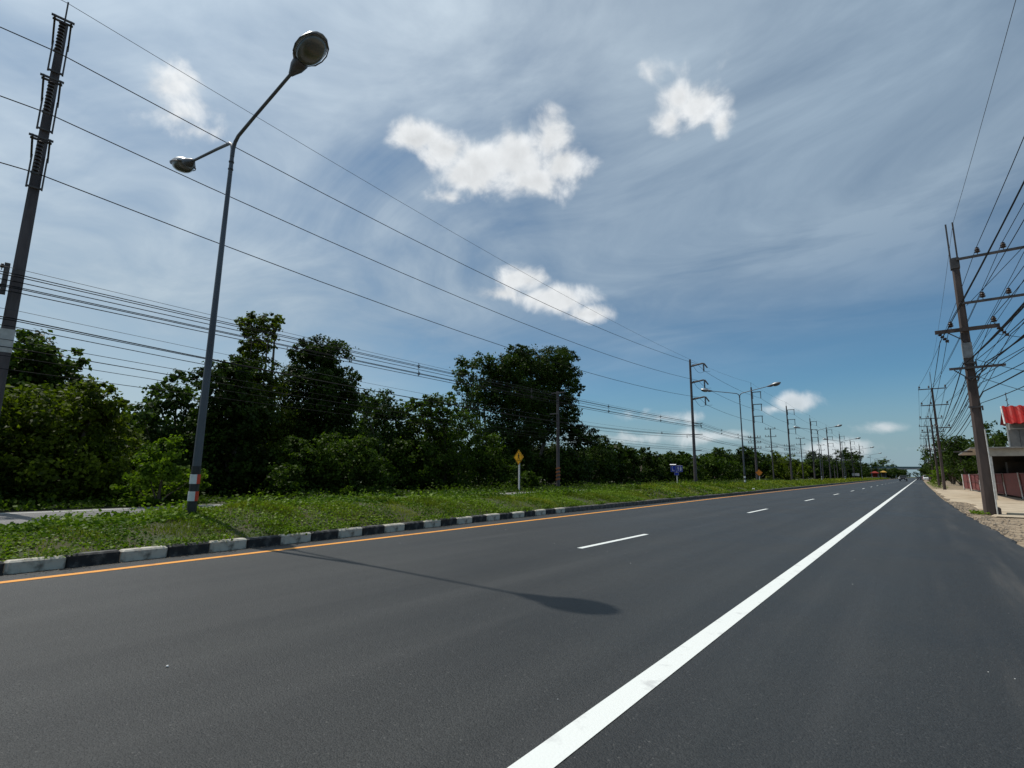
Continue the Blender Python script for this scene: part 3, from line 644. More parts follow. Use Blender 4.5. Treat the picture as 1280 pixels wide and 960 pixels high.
# ------------------------------------------------------------------ street lamps
def lamp_head(sign, root):
    """cobra-head luminaire along +x*sign; origin at the arm tip"""
    e0 = Vector((sign * 2.48, 0, 8.82)); dx = Vector((sign * math.cos(R(13)), 0, math.sin(R(13)))); sy = Vector((0, 1, 0)); uz = sy.cross(dx) if sign > 0 else dx.cross(sy)
    if uz.z < 0: uz = -uz
    def ring(t, hw, zt, zb, n=16):
        out = []
        for j in range(n):
            a = 2 * math.pi * j / n; c, s = math.cos(a), math.sin(a)
            out.append(e0 + dx * (t * 1.15) + sy * (.92 * hw * (abs(c) ** .8) * (1 if c > 0 else -1)) + uz * (zt * s if s > 0 else zb * s))
        return out
    neck = MB(); neck.quad_strip([ring(-.06, .05, .05, .05), ring(.02, .085, .07, .075), ring(.14, .14, .085, .12), ring(.27, .16, .10, .13), ring(.31, .12, .10, .10)])
    neck.build('lamp_neck', M['lamp_neck'], root, True)
    h = MB(); h.quad_strip([ring(.24, .15, .09, .02), ring(.32, .225, .13, .03), ring(.48, .285, .155, .03), ring(.66, .285, .15, .03), ring(.82, .23, .11, .03), ring(.91, .13, .06, .025), ring(.94, .03, .02, .01)])
    ho = h.build('lamp_housing', M['housing'], root, True)
    bw = MB(); bw.quad_strip([ring(.285 + .30 * (1 - math.cos(a)), .262 * math.sin(a) ** .8 + .004, -.005, .02 + .17 * math.sin(a), 20) for a in np.linspace(.15, math.pi - .15, 15)])
    bw.build('glass_bowl', M['bowl'], ho, True)
    rf = MB(); rf.tube([e0 + dx * (t * 1.15) + sy * hw + uz * -.02 for t, hw in ((.30, .14), (.38, .235), (.52, .28), (.66, .28), (.80, .225), (.90, .11), (.90, -.11), (.80, -.225), (.66, -.28), (.52, -.28), (.38, -.235), (.30, -.14), (.30, .14))], .012, 5)
    rf.build('bowl_rim', M['lamp_neck'], ho)
def make_lamp(label):
    root = tag(empty('street_lamp'), label, 'street lamp', 'street lamps along the median')
    p = MB(); p.tube([(0, 0, -.25), (0, 0, 1.0)], [.090, .087], 8, twist=R(22.5)); p.build('painted_base', M['black'], root)
    p = MB(); p.tube([(0, 0, 1.0), (0, 0, 4.8), (0, 0, 8.05)], [.081, .058, .042], 8, twist=R(22.5)); p.build('pole', M['galv'], root, True)
    for z in (7.62, 7.8):
        c = MB(); c.lathe((0, 0, z), (0, 0, 1), [(.044, 0), (.056, .004), (.056, .03), (.044, .034)], 10); c.box((0.07, 0, z + .017), (.03, .03, .025)); c.build('collar', M['galv'], root)
    for s in (1, -1):
        a = MB(); a.tube([(0.012 * s, 0, 7.95), (.02 * s, 0, 8.14), (.08 * s, 0, 8.28), (.22 * s, 0, 8.38), (.9 * s, 0, 8.52), (1.7 * s, 0, 8.67), (2.46 * s, 0, 8.815)], [.041, .040, .039, .037, .034, .033, .032], 10)
        a.build('arm', M['galv'], root, True); lamp_head(s, root)
    for z in (.40, .74):
        b = MB(); prof = []
        def arc(a0, a1, r): return [Vector((r * math.cos(a), r * math.sin(a), 0)) for a in np.linspace(a0, a1, 7)]
        for (a0, a1, nm, mt) in ((R(-125), R(-2), 'white_reflector', 'refl_white'), (R(-2), R(80), 'red_reflector', 'refl_red')):
            q = MB(); q.quad_strip([[v + Vector((0, 0, zz)) for v in arc(a0, a1, rr)] for zz, rr in ((z - .095, .0885), (z - .094, .0955), (z + .094, .0945), (z + .095, .0875))], close=False, caps=False)
            q.build(nm, M[mt], root)
    return root
lamp = make_lamp('nearest tall twin-arm street lamp with black base in the weeds')
ordn = ['', 'second', 'third', 'fourth', 'fifth', 'sixth', 'seventh', 'eighth', 'ninth']
LAMPS = [(-11.62, 4.36, .42), (-12.45, 49.9, .42), (-12.6, 97.8, .42), (-12.7, 132.5, .42), (-12.8, 176, .42), (-13.2, 222, .42), (-13.6, 268, .42), (-13.9, 314, .42), (-14.2, 360, .42)]
lamp.location = LAMPS[0]
for i, q in enumerate(LAMPS[1:], 1):
    c = copy_tree(lamp); c.location = q; c['label'] = '%s twin-arm street lamp from the camera along the median' % ordn[i]

# ------------------------------------------------------------------ poles, left line
def ribs(mb, base, axis, L, r=.075, n=7, core=.03):
    prof = [(core, 0)]
    for i in range(n):
        z = L * (i + .5) / n; st = L / n
        prof += [(core, z - st * .45), (r, z - st * .22), (r * .9, z + st * .05), (core, z + st * .30)]
    prof.append((core, L)); mb.lathe(base, axis, prof, 10)
def pole_body(root, H, w0, w1, mt, h0=-.3):
    mb = MB()
    def rg(z, wq):
        c = wq * .22; a = wq / 2
        return [(-a + c, -a, z), (a - c, -a, z), (a, -a + c, z), (a, a - c, z), (a - c, a, z), (-a + c, a, z), (-a, a - c, z), (-a, -a + c, z)]
    mb.quad_strip([rg(h0, w0), rg(H * .5, (w0 + w1) / 2), rg(H, w1)]); return mb.build('pole', mt, root)
def pin_insulator(root, p, s=1.0):
    mb = MB(); mb.lathe(p, (0, 0, 1), [(.012, -.02), (.012, .06 * s), (.05 * s, .07 * s), (.085 * s, .10 * s), (.05 * s, .14 * s), (.075 * s, .17 * s), (.045 * s, .21 * s), (.05 * s, .24 * s), (.02 * s, .26 * s)], 9)
    return mb.build('insulator', M['porcelain'], root, True)
ARMZ = (17.0, 14.62, 12.35)
def tall_pole(kind, label, loc):
    root = tag(empty('power_pole', loc), label, 'power pole', 'tall power poles on the left')
    H = 18.0 if kind != 'strain' else 17.3
    pole_body(root, H, .40, .24, M['concrete'])
    if kind != 'strain':
        sp = MB(); sp.tube([(.0, 0, H - .3), (0.0, 0, 18.95)], .028, 6); sp.build('spike', M['arm_steel'], root)
        for z in ARMZ:
            a = MB()
            for sy in (-.22, .22): a.box((.82, sy, z), (1.75, .055, .09)); a.box((.18, sy * .93, z - .62), (.06, .05, 1.25)); 
            a.box((1.68, 0, z), (.06, .62, .06)); a.box((1.52, 0, z - .02), (.06, .55, .06)); a.box((.2, 0, z - 1.2), (.06, .42, .06))
            a.build('crossarm', M['arm_steel'], root)
            q = MB(); ribs(q, (1.6, 0, z - 1.22), (0, 0, 1), 1.16, .10, 9, .035); q.build('insulator', M['porcelain'], root, True)
            c = MB(); c.box((1.6, 0, z - 1.27), (.07, .22, .07)); c.build('clamp', M['arm_steel'], root)
    else:
        for z in (16.35, 14.0, 11.65):
            a = MB(); a.tube([(.05, 0, z - .05), (.9, 0, z + .08), (1.7, 0, z + .2), (1.95, 0, z + .12), (2.35, 0, z - .5)], [.12, .115, .11, .105, .085], 8); a.build('crossarm', M['arm_steel'], root, True)
            q = MB(); ribs(q, (.25, 0, z + .12), (1, .15, .05), .75, .10, 6, .04); q.build('insulator', M['porcelain'], root, True)
            q = MB(); ribs(q, (1.85, 0, z - .95), (0, 0, 1), 1.0, .13, 8, .05); q.build('insulator', M['porcelain'], root, True)
            j = MB(); pts = [Vector((.4, -.1, z + .05)).lerp(Vector((1.85, 0, z - 1.0)), t) + Vector((0, 0, -.55 * math.sin(math.pi * t))) for t in np.linspace(0, 1, 9)]
            j.tube(pts + [(2.7, .1, z - 1.0)], .018, 5); j.build('jumper_wire', M['cable'], root)
    # lower hardware
    if kind == 'near':
        b = MB(); b.box((0.02, -.30, 7.7), (.16, .14, 1.1)); b.build('bracket', M['arm_steel'], root)
        b = MB(); b.box((0.02, -.42, 6.6), (.12, .12, 1.0)); b.build('bracket', M['arm_steel'], root)
        b = MB(); b.quad_strip([[(-.185, -.185, z), (.185, -.185, z), (.185, .185, z), (-.185, .185, z)] for z in (5.15, 5.95)]); b.build('number_band', M['pale_band'], root)
        for z in (8.0, 7.3, 6.7): pin_insulator(root, (.05, -.42, z), .8)
    elif kind == 'strain':
        for z, xa, xb in ((8.25, -.1, 1.25), (8.0, -.1, 1.1), (6.75, -1.1, 1.2), (4.55, -.2, .95)):
            b = MB(); b.box(((xa + xb) / 2, .17, z), (xb - xa, .07, .08)); b.build('bracket', M['arm_steel'], root)
        for x, z in ((1.1, 7.62), (1.0, 7.7), (-.95, 6.3)):
            q = MB(); ribs(q, (x, .17, z), (0, 0, 1), .42, .05, 4, .02); q.build('insulator', M['porcelain'], root, True)
    else:
        for z in (8.3, 7.3, 6.3):
            b = MB(); b.box((0, -.19, z), (2.3, .08, .10)); b.build('crossarm', M['arm_steel'], root)
            for x in (-1.05, -.6, .6, 1.05): pin_insulator(root, (x, -.19, z + .06), 1.25)
    return root
tall_pole('near', 'tall concrete power pole with stacked ribbed insulators at the left edge', (-24, 2.65, 0)).rotation_euler[2] = R(-8)
tall_pole('strain', 'tall power pole with three bent arms right of the blue sign', (-24, 71.0, 0))
pb = tall_pole('line', 'tall power pole with three hook arms just right of the second lamp', (-24, 105, 0))
names = ['fourth', 'fifth', 'sixth', 'seventh', 'eighth', 'ninth']
for i, yq in enumerate((138.5, 173, 207, 244, 285, 330)):
    c = copy_tree(pb); c.location = (-24, yq, 0); c['label'] = '%s tall power pole from the left in the receding row' % names[i]
def short_pole(label, loc, stripes=False, H=8.3):
    root = tag(empty('utility_pole', loc), label, 'utility pole', 'short utility poles on the left')
    pole_body(root, H, .27, .19, M['concrete'])
    if stripes:
        for (z, xa, xb) in ((H - .15, -.55, .75), (6.35, -.7, .1)):
            b = MB(); b.box(((xa + xb) / 2, -.15, z), (xb - xa, .07, .09)); b.build('bracket', M['arm_steel'], root)
        for k in range(4):
            b = MB(); z = .75 + .3 * k
            w2 = .142
            b.quad_strip([[(-w2, -w2, z - .04), (w2, -w2, z + .04), (w2, w2, z + .04), (-w2, w2, z - .04)], [(-w2, -w2, z + .09), (w2, -w2, z + .17), (w2, w2, z + .17), (-w2, w2, z + .09)]]); b.build('warning_stripe', M['stripe_orange'], root)
    else:
        for z, L in ((H - .15, 2.3), (H - 1.9, 2.4), (H - 4.3, 2.6)):
            b = MB(); b.box((0, -.14, z), (L, .10, .11)); b.build('crossarm', M['arm_steel'], root)
            for x in (-L / 2 + .15, -L / 6, L / 2 - .15): pin_insulator(root, (x, -.14, z + .06), 1.3)
    return root
short_pole('short concrete pole with orange warning stripes before the great dark tree', (-24, 36.9, 0), True)
sp = short_pole('short three-arm utility pole right of the third tall pole', (-26, 129, 0), False, 11.9)
for i, (yq, lab) in enumerate(((167, 'three-arm utility pole beside the fourth tall pole'), (206, 'three-arm utility pole between the fifth and sixth tall poles'), (246, 'farthest three-arm utility pole on the left'))):
    c = copy_tree(sp); c.location = (-26, yq, 0); c['label'] = lab

# bare distant posts before the wood
mbp = MB(); mbp.tube([(0, 0, -.2), (0, 0, 5.2)], [.13, .09], 7); pm = mbp.mesh('lone_post', M['concrete'])
for i, (px, lab) in enumerate(((1044, 'pale bare post before the far wood, leftmost of three'), (1058, 'pale bare post before the far wood, middle of three'), (1068.5, 'pale bare post before the far wood, rightmost of three'))):
    p0 = at_x(px, 597, -23); o = link('lone_post', pm); o.location = (-23, p0.y, 0); tag(o, lab, 'post', 'bare distant posts')

# ------------------------------------------------------------------ wires
def span(a, b, sag, n=14):
    a, b = Vector(a), Vector(b)
    return [a.lerp(b, t) - Vector((0, 0, 4 * sag * t * (1 - t))) for t in np.linspace(0, 1, n)]
def wire(name, label, pts, sags, r, mt, group, cat='wire'):
    mb = MB(); path = []
    for i in range(len(pts) - 1):
        s = sags[i] if hasattr(sags, '__len__') else sags
        q = span(pts[i], pts[i + 1], s); path += q if i == 0 else q[1:]
    mb.tube(path, r, 5); return tag(mb.build(name, mt, None, True), label, cat, group)
LY = (105, 138.5, 173, 207, 244, 285, 330)
GL = 'conductors on the tall left poles'
wire('earth_wire', 'thin topmost earth wire above the left poles', [(-24, -66, 19), (-24, 2.65, 18.9), (-24, 71, 17.35)] + [(-24, yq, 18.9) for yq in LY], [1.2, .75, .3, .35, .35, .35, .4, .5, .5], .011, M['bare_wire'], GL)
for k, (z, zs, lab) in enumerate(((15.72, 16.35, 'highest of the three heavy conductors on the tall left poles'), (13.35, 14.0, 'middle of the three heavy conductors on the tall left poles'), (11.1, 11.65, 'lowest of the three heavy conductors on the tall left poles'))):
    wire('power_line', lab, [(-22.4, -66, z + .2), (-22.42, 2.43, z), (-23.0, 70.9, zs + .2), (-22.05, 71.4, zs - .95)] + [(-22.4, yq, z) for yq in LY], [1.4, 1.2, 0.02, .4, .4, .4, .4, .5, .6, .7], .019, M['cable'], GL)
GB = 'lower cables on the left poles'
low = [(-23.72, 8.05, -22.9, 8.4, .35, .009, 'thin messenger wire above the insulated cable bundle'),
       (-23.70, 7.85, -22.95, 8.22, .30, .017, 'upper insulated cable of the higher bundle, first'), (-23.60, 7.74, -22.8, 8.15, .30, .017, 'upper insulated cable of the higher bundle, second'), (-23.66, 7.58, -22.9, 8.02, .30, .017, 'bottom insulated cable of the higher bundle'),
       (-23.66, 7.40, -22.95, 7.75, .32, .017, 'top insulated cable of the middle bundle'), (-23.58, 7.33, -22.8, 7.68, .32, .017, 'centre insulated cable of the middle bundle'), (-23.62, 7.20, -22.9, 7.55, .32, .017, 'bottom insulated cable of the middle bundle'),
       (-23.7, 6.60, -24.6, 6.9, .7, .008, 'thin wire hanging below the cable bundles'), (-23.65, 6.30, -24.8, 6.72, .85, .021, 'thick black cable of the lower pair'), (-23.60, 6.22, -23.2, 6.65, .85, .017, 'second black cable of the lower pair'), (-23.65, 6.02, -23.3, 6.4, .95, .015, 'slack black cable under the lower pair'),
       (-23.65, 5.55, -23.3, 5.0, .55, .011, 'thin telephone cable near the tree tops'), (-23.65, 5.30, -23.3, 4.75, .6, .016, 'thick telephone cable near the tree tops'), (-23.65, 5.0, -23.3, 4.6, .6, .011, 'lowest telephone cable on the left poles'), (-23.6, 4.55, -23.3, 4.5, .45, .012, 'slack telephone cable crossing the tree crowns')]
for i, (xa, za, xb, zb, sg, r, lab) in enumerate(low):
    o = wire('cable', lab, [(xa, -66, za), (xa, 2.65, za), (xb, 71, zb)] + [(xb, yq, zb - .1) for yq in LY], [.6, sg, .35, .35, .35, .35, .4, .5, .5], r, M['cable'] if r > .01 else M['bare_wire'], GB)
    if i in (2, 5, 9):                              # clip-on spacers ride on the bundle
        zc = .06
        for yq in ([20.5, 32, 44.5, 57, 80, 89, 97] if i != 9 else [24, 40, 58]):
            if yq < 71: t = (yq - 2.65) / 68.35; pz = za + (zb - za) * t - 4 * sg * t * (1 - t); px_ = xa + (xb - xa) * t
            else: t = (yq - 71) / 34; pz = zb - 4 * .35 * t * (1 - t); px_ = xb
            s = MB(); s.box((px_, yq, pz + .02), (.04, .03, .26)); s.box((px_, yq, pz + .06), (.24, .03, .035)); s.box((px_, yq, pz - .05), (.2, .03, .035)); s.box((px_, yq, pz + .15), (.03, .02, .16), rot=Matrix.Rotation(.5, 3, 'X'))
            s.build('cable_spacer', M['arm_steel'], o)
    if i == 8: pass

# ------------------------------------------------------------------ poles, right line
def right_pole(label, loc, near=False, H=10.55):
    root = tag(empty('roadside_pole', loc), label, 'utility pole', 'power poles along the right road edge')
    pole_body(root, H, .385 if near else .30, .235 if near else .19, M['concrete_brown'])
    if near:
        for x, yq in ((-.13, -.05), (.09, -.13)):
            s = MB(); s.box((x, yq, H + .55), (.055, .055, 2.0)); s.build('spike', M['arm_steel'], root)
        cb = MB(); cb.box((-.01, 0, H - .25), (.30, .30, .45)); cb.build('pole_cap', M['arm_steel'], root)
        arms = ((10.42, .05, 3.1, [.72, 1.5, 2.35, 2.95]), (8.50, -.05, 2.9, [.68, 1.45, 2.25, 2.8]), (7.40, -.95, 1.05, [-.42, .9]), (5.80, -.65, 1.05, []))
        for z, xa, xb, ins in arms:
            th = .15 if z == 7.40 else .09
            b = MB(); b.box(((xa + xb) / 2, -.20, z), (xb - xa, .09, th)); b.build('crossarm', M['concrete_brown'] if th > .1 else M['arm_steel'], root)
            for x in ins: pin_insulator(root, (x, -.20, z + th / 2), 1.25)
        for z, xs in ((7.40, (-.55,)), (5.80, (-.5, .5))):
            for x in xs:
                b = MB(); b.tube([(x, -.2, z - .06), (0, -.2, z - .52)], .022, 5); b.build('brace', M['arm_steel'], root)
        for x, sgn in ((-.82, 1), (.98, 1)):
            q = MB(); ribs(q, (x, -.24, 7.32), (.45, -.25, -.75), .52, .075, 4, .025); q.build('insulator', M['porcelain'], root, True)
        b = MB(); b.quad_strip([[(-.158, -.158, z), (.158, -.158, z), (.158, .158, z), (-.158, .158, z)] for z in (6.22, 6.85)]); b.build('number_band', M['worn_band'], root)
        for z in (6.0, 5.4, 4.2):
            b = MB(); b.box((0, -.16, z), (.42, .06, .07)); b.box((.2, -.14, z - .05), (.05, .08, .18)); b.build('bracket', M['arm_steel'], root)
        c = MB(); c.tube([(.19, -.20, -.05), (.185, -.19, 2.2), (.17, -.17, 3.3)], .024, 7); c.build('conduit', M['post_white'], root, True)
        c = MB(); c.box((.22, 0.05, .12), (.20, .3, .34), bevel=.04); c.build('footing', M['concrete_brown'], root)
    else:
        s = MB(); s.tube([(0, 0, H - .2), (0, 0, H + 1.9)], .03, 5); s.build('spike', M['arm_steel'], root)
        for z, xa, xb in ((H - .12, -1.25, 1.3), (H - 2.0, -1.2, 1.3), (H - 4.6, -.5, 1.2)):
            b = MB(); b.box(((xa + xb) / 2, -.17, z), (xb - xa, .09, .10)); b.build('crossarm', M['arm_steel'], root)
            for x in (xa + .12, (xa + xb) / 2 - .3, xb - .12): pin_insulator(root, (x, -.17, z + .05), 1.3)
    return root
right_pole('weathered concrete pole with wide crossarms beside the maroon fence', (2.02, 27.6, -.04), True)
rp = right_pole('second pole on the right, spiked and double-armed before the trees', (2.04, 75.5, -.04), False, 11.5)
RP = [(1.95, 92, 9.55), (2.0, 128, 11.2), (2.1, 170, 11.2), (2.2, 212, 11.2), (2.3, 255, 11.2), (2.4, 300, 11.2), (2.5, 350, 11.2)]
rl = ['shorter pole right behind the second right-hand pole', 'fourth power pole along the right road edge', 'fifth power pole along the right road edge', 'sixth power pole along the right road edge', 'seventh power pole along the right road edge', 'eighth power pole along the right road edge', 'ninth power pole along the right road edge']
for q, lab in zip(RP, rl):
    c = copy_tree(rp); c.location = (q[0], q[1], q[2] - 11.5 - .04); c['label'] = lab
GR = 'wires of the right roadside line'
RX = 3.75                                            # where the line runs overhead beside the camera
def rwire(lab, x0, z0, dx, z1, x2, z2, sg, r, mt='cable', far=True):
    pts = [(x0 + RX - 2.02 + dx, -20, z1), (x0, 27.4, z0), (x2, 75.3, z2)]
    if far: pts += [(x2, 128, z2 - .3), (x2 + .1, 170, z2 - .3), (x2 + .2, 212, z2 - .3), (x2 + .3, 255, z2 - .3), (x2 + .5, 350, z2 - .3)]
    wire('overhead_wire', lab, pts, [sg, .5, .5, .4, .4, .4, .6], r, M[mt], GR)
rwire('thin earth wire rising from the spike of the near right pole', 2.11, 11.95, 0, 12.1, 2.04, 13.3, .6, .007, 'bare_wire')
for i, (x, x2, lab) in enumerate(((2.74, .85, 'innermost wire on the top arm of the near right pole'), (3.52, 2.0, 'second wire on the top arm of the near right pole'), (4.37, 3.25, 'third wire on the top arm of the near right pole'), (4.97, 3.3, 'outermost wire on the top arm of the near right pole'))):
    rwire(lab, x, 10.76, 0, 10.8, x2, 11.65, .55, .012)
for i, (x, x2, lab) in enumerate(((2.70, .9, 'innermost wire on the second arm of the near right pole'), (3.47, 2.0, 'second wire on the second arm of the near right pole'), (4.27, 3.2, 'third wire on the second arm of the near right pole'), (4.82, 3.25, 'outermost wire on the second arm of the near right pole'))):
    rwire(lab, x, 8.84, 0, 8.9, x2, 9.75, .55, .012)
for i, (x, z, x2, z2, r, lab) in enumerate(((1.2, 6.95, .95, 7.4, .014, 'insulated wire under the left end of the concrete crossarm'), (3.35, 6.95, 3.0, 7.3, .014, 'insulated wire under the right end of the concrete crossarm'), (1.6, 7.75, 1.4, 7.6, .012, 'wire on the left pin of the concrete crossarm'), (2.92, 7.75, 2.7, 7.6, .012, 'wire on the right pin of the concrete crossarm'))):
    rwire(lab, x, z, .35, z - .1, x2, z2, .6, r)
tele = [(2.2, 6.25), (2.24, 6.05), (2.5, 5.92), (2.9, 5.92), (2.2, 5.55), (2.28, 5.35), (1.8, 5.88), (2.25, 5.1), (2.3, 4.75), (2.2, 4.3)]
tl = ['topmost', 'second', 'third', 'fourth', 'fifth', 'sixth', 'seventh', 'eighth', 'ninth', 'lowest']
for i, (x, z) in enumerate(tele):
    rwire('%s telephone cable on the brackets of the near right pole' % tl[i], x, z, .25 * (i % 3), z + .25, x - .1, z - .1, .75 + .12 * (i % 4), .012 + .009 * (i % 2 == 0), 'cable', i < 6)
for i, (a, b, sg, lab) in enumerate((((2.2, 27.5, 6.1), (8.5, 34, 5.4), .3, 'service cable from the near right pole dropping to the right'), ((2.2, 27.5, 5.4), (9, 40, 4.9), .3, 'lower service cable running level to the right'), ((3.0, 27.4, 7.0), (10, 30, 6.4), .35, 'jumper cable leaving the concrete crossarm to the right'), ((2.2, 27.6, 8.4), (7.0, 19, 12.4), .1, 'stay wire slanting up right from the near right pole'))):
    wire('service_cable', lab, [a, b], sg, .011, M['cable'], GR)

# ------------------------------------------------------------------ signs
def person_marks(mb, c, s, ux, uz, nrm):
    """walking figure of flat pieces"""
    P = lambda x, z: Vector(c) + ux * (x * s) + uz * (z * s)
    mb.plate([P(.09 * math.cos(a), .36 + .09 * math.sin(a)) for a in np.linspace(0, 2 * math.pi, 10, endpoint=False)], nrm, .004)
    for q in (((-.09, .25), (.09, .25), (.08, -.05), (-.08, -.05)), ((-.09, .24), (-.04, .24), (-.2, .0), (-.25, .03)), ((.09, .24), (.04, .24), (.2, .03), (.24, .07)), ((-.08, -.05), (.01, -.05), (-.14, -.42), (-.22, -.40)), ((0, -.05), (.08, -.05), (.22, -.38), (.14, -.42))):
        mb.plate([P(*k) for k in q], nrm, .004)
def diamond_sign(name, label, loc, half, zc, mtp, figure=True, mtpost='post_white'):
    root = tag(empty(name, loc), label, 'sign')
    p = MB(); p.box((0, .06, zc / 2 - .1), (.11, .09, zc + .2), bevel=.01); p.build('post', M[mtpost], root)
    def dm(h, y): return [(-h, y, zc), (0, y, zc - h), (h, y, zc), (0, y, zc + h)]
    q = MB(); q.plate(dm(half, 0), (0, 1, 0), .014); q.build('panel', M[mtp], root)
    b = MB(); o = dm(half * .93, -.004); i = dm(half * .87, -.004)
    for k in range(4): b.plate([o[k], o[(k + 1) % 4], i[(k + 1) % 4], i[k]], (0, 1, 0), .003)
    b.build('border', M['black'], root)
    if figure:
        f = MB(); person_marks(f, (0, -.006, zc + half * .10), half * 1.0, Vector((1, 0, 0)), Vector((0, 0, 1)), (0, 1, 0))
        for x in (-.2, 0, .2): f.plate([(half * (x - .2), -.006, zc - half * .42), (half * (x + .2) , -.006, zc - half * .42), (half * (x + .17), -.006, zc - half * .46), (half * (x - .17), -.006, zc - half * .46)], (0, 1, 0), .004)
        f.build('walking_figure', M['black'], root)
    return root
sgn = diamond_sign('warning_sign', 'yellow diamond pedestrian sign on a short white post', (-22.55, 29.5, 0), .54, 2.42, 'sign_yellow'); sgn.rotation_euler[2] = R(-12)
p0 = at_x(949.5, 600, -22.6)
diamond_sign('warning_sign', 'small orange diamond sign beside the second street lamp', (-22.6, p0.y, 0), .62, 1.75, 'sign_orange', False)
# blue services sign
root = tag(empty('information_sign', (-23, 61.3, 0), R(-10)), 'blue roadside sign of two pictogram boards over a smaller plate', 'sign')
p = MB(); p.box((.05, .05, .8), (.09, .08, 2.0)); p.build('post', M['post_white'], root)
for x, wd in ((-.36, .74), (.46, .80)):
    b = MB(); b.box((x, 0, 1.98), (wd, .03, .78), bevel=.008); bo = b.build('board', M['sign_blue'], root)
    k = MB(); hw, hh = wd / 2 - .03, .36
    for (cx, cz, sx, sz) in ((0, hh, 2 * hw, .012), (0, -hh, 2 * hw, .012), (hw, 0, .012, 2 * hh - .012), (-hw, 0, .012, 2 * hh - .012)): k.box((x + cx, -.018, 1.98 + cz), (sx, .006, sz))
    if x < 0:
        k.plate([(x - .20, -.022, 1.75), (x + .20, -.022, 1.75), (x + .15, -.022, 1.79), (x - .06, -.022, 1.84), (x - .11, -.022, 2.12), (x - .14, -.022, 2.12), (x - .15, -.022, 1.84)], (0, 1, 0), .006)
        k.plate([(x - .12 + .05 * math.cos(a), -.022, 2.22 + .05 * math.sin(a)) for a in np.linspace(0, 6.28, 9)[:-1]], (0, 1, 0), .006)
    else:
        for q in (-.17, .17):
            k.plate([(x + q + .055 * math.cos(a), -.022, 2.22 + .055 * math.sin(a)) for a in np.linspace(0, 6.28, 9)[:-1]], (0, 1, 0), .006)
            k.plate([(x + q - .09, -.022, 2.14), (x + q + .09, -.022, 2.14), (x + q + (.05 if q < 0 else .11), -.022, 1.90), (x + q + .045, -.022, 1.72), (x + q - .045, -.022, 1.72), (x + q - (.05 if q < 0 else .11), -.022, 1.90)], (0, 1, 0), .006)
        k.box((x, -.019, 1.98), (.014, .006, .6))
    k.build('pictogram', M['picto'], bo)
b = MB(); b.box((.05, 0, 1.38), (.62, .03, .38), bevel=.008); bo = b.build('plate', M['sign_blue'], root)
k = MB()
for cx, cz, sx, sz in ((0, .16, .56, .016), (0, -.16, .56, .016), (.27, 0, .016, .30), (-.27, 0, .016, .30)): k.box((.05 + cx, -.018, 1.38 + cz), (sx, .006, sz))
k.build('border', M['picto'], bo)
b = MB(); b.box((-.42, .03, 2.47), (.82, .03, .15), rot=Matrix.Rotation(R(-55), 3, 'X')); b.build('top_flap', M['sign_white'], root)
# small blank board far ahead
p0 = at_x(1070, 597, -22.8)
root = tag(empty('notice_board', (-22.8, p0.y, 0)), 'small pale blank board on legs at the far verge', 'sign')
b = MB(); b.box((0, 0, 2.0), (2.8, .06, 1.2)); b.build('board', M['pale_band'], root)
for x in (-1.0, 1.0):
    b = MB(); b.box((x, .05, .7), (.12, .08, 1.6)); b.build('leg', M['galv'], root)

# ------------------------------------------------------------------ roadside building and fence
bx = 3.55; by = 45.0
root = tag(empty('roadside_building', (bx, by, -.01)), 'roadside building with red sheet roof and open canopy on the right', 'building')
m_ = MB(); m_.box((4.9, .05, 2.98), (9.8, .12, .46)); m_.build('fascia', M['fascia'], root)
m_ = MB(); m_.box((4.6, 6.4, 3.27), (10.8, 13.4, .09)); m_.build('canopy_roof', M['tin'], root)
m_ = MB(); m_.box((-1.0, 3.2, 3.16), (1.0, .12, .10)); m_.build('eave_beam', M['arm_steel'], root)
for x in (.12, 4.6, 9.2):
    m_ = MB(); m_.box((x, .12, 1.36), (.16, .16, 2.76), bevel=.01); m_.build('post', M['post_white'], root)
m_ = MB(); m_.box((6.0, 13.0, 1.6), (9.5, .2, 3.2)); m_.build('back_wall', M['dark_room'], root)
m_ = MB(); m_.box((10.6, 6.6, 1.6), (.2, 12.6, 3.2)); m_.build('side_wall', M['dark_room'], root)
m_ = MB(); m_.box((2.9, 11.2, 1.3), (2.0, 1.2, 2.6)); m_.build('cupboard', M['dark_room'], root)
# upper storey
m_ = MB(); m_.box((6.45, 3.4, 4.12), (9.9, 1.6, 1.62)); m_.build('upper_wall', M['plaster'], root)
for k in range(17):
    m_ = MB(); m_.box((1.62 + .6 * k, 2.575, 3.95), (.57, .05, 1.2)); m_.build('wall_board', M['plaster'], root)
m_ = MB(); m_.box((6.45, 2.56, 4.62), (9.9, .09, .09)); m_.build('ledge', M['fascia'], root)
m_ = MB(); rings = []
nx = 104
for t, (yy, zz) in enumerate(((1.75, 4.92), (2.05, 5.52), (2.4, 6.12))):
    rings.append([(1.25 + 10.6 * j / nx, yy, zz + (.05 if j % 4 in (0, 1) else -.02)) for j in range(nx + 1)])
m_.quad_strip(rings, close=False, caps=False); ro = m_.build('roof', M['roof_red'], root)
m_ = MB(); rings = []
for yy, zz in ((2.4, 6.12), (4.7, 5.0)): rings.append([(1.25 + 10.6 * j / nx, yy, zz + (.05 if j % 4 in (0, 1) else -.02)) for j in range(nx + 1)])
m_.quad_strip(rings, close=False, caps=False); m_.build('roof_slope', M['roof_red'], root)
m_ = MB(); m_.plate([(1.55, 2.3, 4.92), (1.55, 4.3, 4.92), (1.55, 4.3, 5.12), (1.55, 2.6, 5.95), (1.55, 2.3, 5.75)], (1, 0, 0), .08); m_.build('gable', M['plaster'], root)
m_ = MB(); m_.tube([(1.2, 1.72, 4.90), (1.2, 2.38, 6.12)], .05, 6); m_.build('barge_board', M['post_white'], root)
